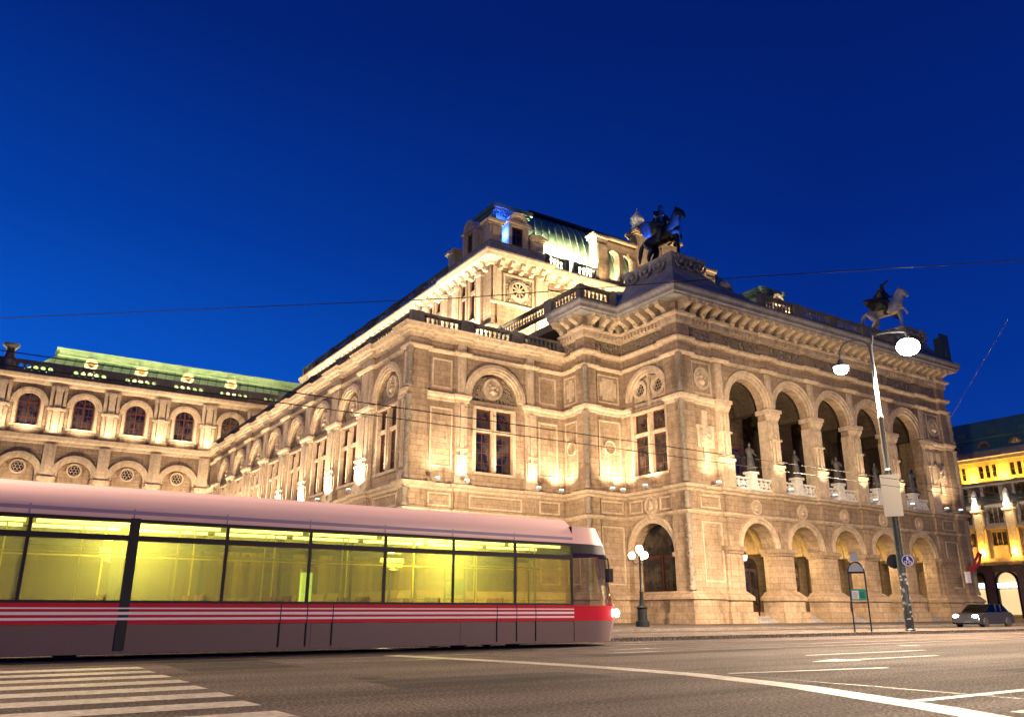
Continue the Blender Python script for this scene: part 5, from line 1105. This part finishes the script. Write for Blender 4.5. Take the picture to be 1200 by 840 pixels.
# ------------------------------------------------------------------ three-globe lamps on the pavement
def candelabra(loc, label):
    t_ = thing('candelabra_lamp', label, 'street lamp', loc, 'three-globe lamps in front of the opera house')
    m = MB(); m.lathe((0, 0, 0), [(.42, 0), (.42, .3), (.3, .4), (.28, 1.0), (.36, 1.1), (.16, 1.25), (.10, 1.9), (.13, 2.0), (.08, 2.1), (.06, 3.9), (.1, 4.0), (.05, 4.15)], 14); p = m.build('post', IRON, t_, True)
    m = MB()
    for k in range(3): a = k * 2 * PI / 3 + .5; m.tube([(0, 0, 3.7), (.3 * math.cos(a), .3 * math.sin(a), 3.6), (.48 * math.cos(a), .48 * math.sin(a), 3.9)], .03, 6)
    m.build('bracket', IRON, t_, True)
    for k in range(3): a = k * 2 * PI / 3 + .5; MB().ball((.48 * math.cos(a), .48 * math.sin(a), 4.13), .22, 12, 8).build('globe', GLOBE, t_, True)
    MB().ball((0, 0, 4.5), .24, 12, 8).build('globe', GLOBE, t_, True)
    point((loc[0], loc[1], loc[2] + 4.9), 700, (1, .78, .5), .3); return t_
candelabra((34.2, 38.0, .12), 'three-globe cast iron lamp on the pavement by the side arch of the loggia')
candelabra((23.6, 51.0, .12), 'three-globe cast iron lamp by the corner of the wing, behind the tram')
# lanterns hanging in the arcade
for i, c in enumerate(BC):
    lb = ['glass lantern hanging in the first ground-floor arch from the corner', 'glass lantern hanging in the second ground-floor arch from the corner', 'glass lantern hanging in the middle ground-floor arch', 'glass lantern hanging in the fourth ground-floor arch', 'glass lantern hanging in the last ground-floor arch'][i]
    t_ = thing('arcade_lantern', lb, 'lantern', (c + .7, 46.6, 5.0), 'lanterns hanging in the arcade')
    m = MB(); m.tube([(0, 0, .6), (0, 0, 2.9)], .02, 5); m.lathe((0, 0, 0), [(.3, .42), (.2, .6), (.05, .75)], 6); m.lathe((0, 0, 0), [(.18, -.08), (.24, 0)], 6); m.build('lantern_frame', IRON, t_); MB().lathe((0, 0, 0), [(.22, 0), (.28, .42)], 6).build('lantern_glass', GLOBE, t_)
    point((c + .7, 46.6, 4.75), 115, (1, .72, .36), .25); point((c, 48.6, 12.6), 12, (1, .72, .4), .25)
# red banner on the last pier
t_ = thing('red_banner', 'red striped flag draped from the far corner of the opera house', 'flag', (81.6, 43.2, 5.2))
m = MB()
for k in range(2):
    v = []
    for j in range(9):
        f = j / 8; x = 1.6 - 2.6 * f + k * .55; z = 1.4 - 1.9 * f ** .7 - k * .1
        v += [(x, -.2 + .1 * math.sin(f * 7 + k), z), (x + .32, -.25 + .1 * math.sin(f * 7 + k), z - .05), (x + .32, -.29 + .1 * math.sin(f * 7 + k), z - .05), (x, -.24 + .1 * math.sin(f * 7 + k), z)]
    m.add(v, [(4 * j + a, 4 * j + (a + 1) % 4, 4 * j + 4 + (a + 1) % 4, 4 * j + 4 + a) for j in range(8) for a in range(4)])
m.build('cloth', REDP, t_); MB().box(WF, -1.3, -.6, -.3, -.1, -1.6, -.55).build('white_panel', WHITEP, t_)

# ------------------------------------------------------------------ cars on the side lane, facing left
def car(loc, label, colr, h=1.45, L=4.4):
    t_ = thing('parked_car' if False else 'car', label, 'car', loc, 'cars in the side lane'); pm = mat('car_paint_' + ('silver' if colr[0] > .2 else 'dark'), colr, .25, .3)
    fr = Fr((0, 0), (1, 0), (0, 1))
    body = [(0, .32), (.03, .62), (.15, .78), (1.1, .92), (L - .35, .98), (L - .05, .8), (L, .45), (L - .1, .25), (.1, .22)]
    m = MB()
    P = []
    secs = ((-.88, .93), (-.80, 1.0), (.80, 1.0), (.88, .93))
    for d, k in secs: P += [(L / 2 + (u - L / 2) * (1 if abs(d) < .85 else .985), d, z if z < .5 else .5 + (z - .5) * k) for u, z in body]
    n = len(body); m.add(P, [(j * n + i, j * n + (i + 1) % n, (j + 1) * n + (i + 1) % n, (j + 1) * n + i) for j in range(3) for i in range(n)] + [tuple(range(n)), tuple(range(4 * n - 1, 3 * n - 1, -1))]); bd = m.build('body', pm, t_, True)
    m = MB(); cab = [(1.05, .9), (1.85, h - .05), (2.1, h), (L - 1.0, h), (L - .35, .95)]
    P = []
    for d, k in ((-.78, 0), (-.62, 1), (.62, 1), (.78, 0)): P += [(u, d if z < 1.1 else d * .92, z) for u, z in cab]
    n = 5; m.add(P, [(j * n + i, j * n + (i + 1) % n, (j + 1) * n + (i + 1) % n, (j + 1) * n + i) for j in range(3) for i in range(n)] + [tuple(range(n)), tuple(range(4 * n - 1, 3 * n - 1, -1))]); m.build('windows', CARGLASS, t_, True)
    m = MB(); m.box(WF, 1.9, L - 1.0, -.6, .6, h - .03, h + .02)
    for s_ in (-1, 1):
        for a in (2.45, L - 1.35): m.box(WF, a - .05, a + .05, s_ * .74 - .03, s_ * .74 + .03, .9, h - .01)
    m.build('roof', pm, t_)
    for x in (.8, L - .85):
        for s_ in (-1, 1):
            m = MB(); m.lathe((0, 0, 0), [(.3, -.1), (.32, -.07), (.32, .07), (.3, .1)], 18); m.v = [(x + a, s_ * .82 + c, .32 + b_) for a, b_, c in m.v]; w_ = m.build('wheel', TBLACK, t_, True)
            m = MB(); m.lathe((0, 0, 0), [(.2, -.105), (.2, .105)], 14); m.v = [(x + a, s_ * .82 + c, .32 + b_) for a, b_, c in m.v]; m.build('rim', STEEL, w_)
    for s_ in (-1, 1):
        m = MB(); m.ball((.1, s_ * .62, .70), .15, 10, 8, (.7, 1.3, .75)); m.build('headlight', HEADL, t_, True)
        m = MB(); m.box(WF, L - .09, L - .01, s_ * .65 - .15, s_ * .65 + .15, .68, .84); m.build('tail_light', REDL, t_)
    return t_
car((53.6, 29.2, .0), 'dark car with dazzling white headlights at the right edge of the street', (.03, .03, .035), 1.45)

# ------------------------------------------------------------------ overhead wires
def wire(pts, label, r=.012):
    o = MB().tube(pts, r, 5).build('overhead_wire', IRON); return tag(o, label, 'wire', 'overhead wires')
wire([(-40, 17.55, 5.85), (0, 17.55, 5.75), (40, 17.55, 5.8), (120, 17.55, 5.8)], 'upper of the two tram contact wires crossing in front of the opera walls')
wire([(-40, 18.75, 5.85), (0, 18.75, 5.78), (40, 18.75, 5.82), (120, 18.75, 5.8)], 'lower of the two tram contact wires crossing in front of the opera walls')
wire([(-6, 29.5, 9.0), (-.45, 26.1, 9.0), (9.7, 17.3, 8.9), (14.6, 12.86, 9.0), (20, 8.1, 9.05), (30, -1, 9.2)], 'thin span wire crossing the sky above the whole opera house', .012)
wire([(38.4, 20.0, 9.95), (36.0, 18.6, 11.2), (20.7, 8.6, 8.0 + 0.0)], 'pale stay wire rising to the right of the opera house') if False else wire([(76.8, 40.0, 18.9), (57.6, 29.9, 17.9), (38.4, 19.5, 14.2)][0:1] + [(40.5, 17.6, 14.6)], 'pale stay wire rising to the right of the opera house', .014)
wire([(-.5, 27, 9.9), (6.2, 29.4, 9.3), (17.6, 33.6, 8.8), (40.5, 44.5, 9.0)], 'thin feeder wire running in from the left towards the wing', .012) if False else None

# ------------------------------------------------------------------ floodlights: small fixtures on ledges, one lamp each
def flood(p, aim, power, label, col=WARM, ang=128, fixture=True):
    if fixture:
        t_ = thing('floodlight', label, 'floodlight', (p[0], p[1], p[2]), 'floodlights on the ledges')
        MB().box(WF, -.16, .16, -.16, .16, 0, .16).build('housing', GREYP, t_); ax, ay = aim[0] - p[0], aim[1] - p[1]; MB().tube([(0, 0, -.02), (ax * .75, ay * .75, -.06)], .04, 6).build('bracket_arm', GREYP, t_); MB().box(WF, -.13, .13, -.13, .13, .161, .20).build('lens', LENS, t_)
    spot((p[0], p[1], p[2] + .26), (p[0] + (aim[0] - p[0]) * 1.0, p[1] + (aim[1] - p[1]) * 1.0, aim[2] + 2), power, ang, col, .9, .12)
for i, y in enumerate(pierY): flood((25.0, y, 10.4), (26.2, y, 16), P_LEDGE * 1.5, 'small ledge floodlight at pier %s of the wing side' % ['one', 'two', 'three', 'four', 'five', 'six', 'seven', 'eight'][i] + ' counted from the near corner')
for i, y in enumerate(bayY): spot((24.6, y, 10.6), (26.2, y, 19), P_LEDGE * .6, 90)
for u, n_ in ((30.75, 'left'), (37.45, 'right')): flood((u, 53.3, 10.4), (u, 54.4, 16), P_LEDGE * .55, 'small ledge floodlight at the %s pilaster of the wing end' % n_)
flood((28.2, 53.3, 10.4), (28.4, 54.4, 16), P_LEDGE * .36, 'small ledge floodlight at the corner of the wing end'); spot((33.9, 52.8, 10.6), (33.9, 54.3, 19), P_LEDGE * .7, 90)
flood((39.9, 53.5, 10.4), (40.8, 54.6, 15), P_LEDGE * .75, 'small ledge floodlight in the inner corner of the wing end')
flood((42.6, 50.2, 10.4), (43.2, 51.3, 15), P_LEDGE * .5, 'small ledge floodlight on the loggia shoulder'); flood((43.9, 50.4, 10.4), (44.9, 51.2, 15), P_LEDGE * .8, 'bright floodlight in the inner corner beside the paired window')
flood((43.8, 47.6, 10.4), (45.0, 47.8, 17), P_LEDGE * .6, 'small ledge floodlight under the paired window'); 
flood((47.4, 43.2, 10.4), (47.4, 44.3, 16), P_LEDGE * .45, 'small ledge floodlight on the loggia corner pier')
for i in range(6):
    c = BC[0] - 2.89 + 5.78 * i; flood((c, 42.9, 10.4), (c, 43.9, 16.5), P_LEDGE * .5, 'small ledge floodlight at the foot of loggia pier %s from the corner' % ['one', 'two', 'three', 'four', 'five', 'six'][i], WARM, 75)
flood((81.0, 42.8, 10.4), (81.0, 44.4, 16), P_LEDGE * .5, 'small ledge floodlight on the far corner pier')
for i, c in enumerate(FB[:6]):
    for u in (c + 3.184,): spot((u, FY - 2.0, 22.9), (u, FY, 27), 290, 130)
    spot((c, FY - 2.2, 22.9), (c, FY, 26.5), 420, 130); spot((c + 3.18, FY - 3.2, 12.8), (c + 3.18, FY, 17.5), 1100, 130)
    spot((c + 1.8, FY + .75, 30.95), (c + 1.8, FY + 4, 34.4), 800, 160, (1, .90, .5)); spot((c + 4.9, FY + .75, 30.95), (c + 4.9, FY + 4, 34.4), 800, 160, (1, .90, .5))
for k in range(7): spot((40.75, 77.5 + 6.6 * k, 37.0), (42.4, 77.5 + 6.6 * k, 38.8), 260, 160, (1, .92, .6))
# roof terrace floodlights
for k in range(9): spot((37.0, 68 + 7.1 * k, 24.2), (40.2, 68 + 7.1 * k, 33), P_TERR * 1.5, 115, (1, .85, .64))
spot((37.4, 62.5, 23.6), (42, 65.2, 31), 2000, 120, (1, .78, .48)); spot((43, 60.5, 27), (43.5, 65.2, 32.5), 1800, 120, (1, .78, .48))
for k in range(7): spot((47.5 + 5.5 * k, 62.2, 27), (47.5 + 5.5 * k, 65.6, 33), P_TERR * .9, 120, (1, .82, .5))
for k in range(3): spot((48.0 + 2.6 * k, 65.85, 37.0), (48.0 + 2.6 * k, 70.5, 46), 4600, 140, (1, .93, .66))
for k in range(4): spot((57.3 + 4.4 * k, 67.1, 37.3), (57.3 + 4.4 * k, 69.5, 42), 1500, 165, (1, .93, .72))
spot((86.5, 64, 37.2), (86, 66, 41), 1600, 140, (1, .93, .66))
for x in (54.4, 60.5): spot((x, 63.6, 37.0), (x + .5, 66, 41), 260, 120, (1, .76, .42))
# blue floodlights of the pavilion and of the statue
point((41.45, 65.3, 39.2), 420, (.02, .08, 1), .12, 'blue_flood_light'); spot((41.5, 65.2, 40.8), (42.5, 66.5, 42.5), 300, 150, (.02, .08, 1), .5, .1, 'blue_flood_light')
spot((45.6, 43.7, 30.5), (46.95, 45.9, 33.7), 7000, 22, (.03, .13, 1), .6, .1, 'blue_flood_light'); spot((44.9, 47.4, 31.2), (46.4, 48.4, 34.4), 6500, 24, (.03, .12, 1), .6, .1, 'blue_flood_light')
spot((74.6, 45.4, 26.6), (80.4, 46.5, 33.5), 9000, 40, (1, .9, .85), .6, .05)
# added floodlights with no seen source, aimed to brighten the facades
FL = (1, .76, .50)
def added_mast(p, aim, power, label, ang=120):
    t_ = thing('added_light_mast', label, 'floodlight', (p[0], p[1], .12), 'added floodlight masts')
    MB().lathe((0, 0, 0), [(.12, 0), (.08, .3), (.06, p[2] - .3)], 10).build('mast', IRON, t_, True); MB().box(WF, -.3, .3, -.2, .2, p[2] - .3, p[2]).build('flood_head', GREYP, t_)
    d = (Vector(aim) - Vector(p)).normalized() * .5; spot(Vector(p) + d, aim, power, ang, FL, .8, .3, 'added_facade_light')
added_mast((13.5, 70, 6.0), (26, 72, 13), 3200, 'added floodlight mast beside the long wing, nearest the street', 140)
added_mast((13.5, 94, 6.5), (26, 98, 14), 4200, 'added floodlight mast beside the long wing, deeper in the side street', 140)
added_mast((29.5, 42.5, 5.6), (34, 54, 13), 4400, 'added floodlight mast behind the tram, facing the end of the wing', 130)
spot((37.75, 23.4, 8.2), (60, 44, 9), 11500, 78, FL, .9, .12, 'added_facade_light'); spot((37.5, 23.5, 8.4), (45, 47, 14), 6500, 50, FL, .8, .12, 'added_facade_light')  # added floods without fixtures, here and below, to brighten loggia and wing
spot((24, -3, 14.6), (58, 44, 7), 22000, 36, FL, .8, .2, 'added_facade_light')
spot((-14, 23.6, 14.6), (26, 75, 15), 14000, 70, FL, .8, .2, 'added_facade_light')
spot((-14, 23.6, 14.7), (36, 54, 13), 27000, 50, FL, .8, .2, 'added_facade_light')
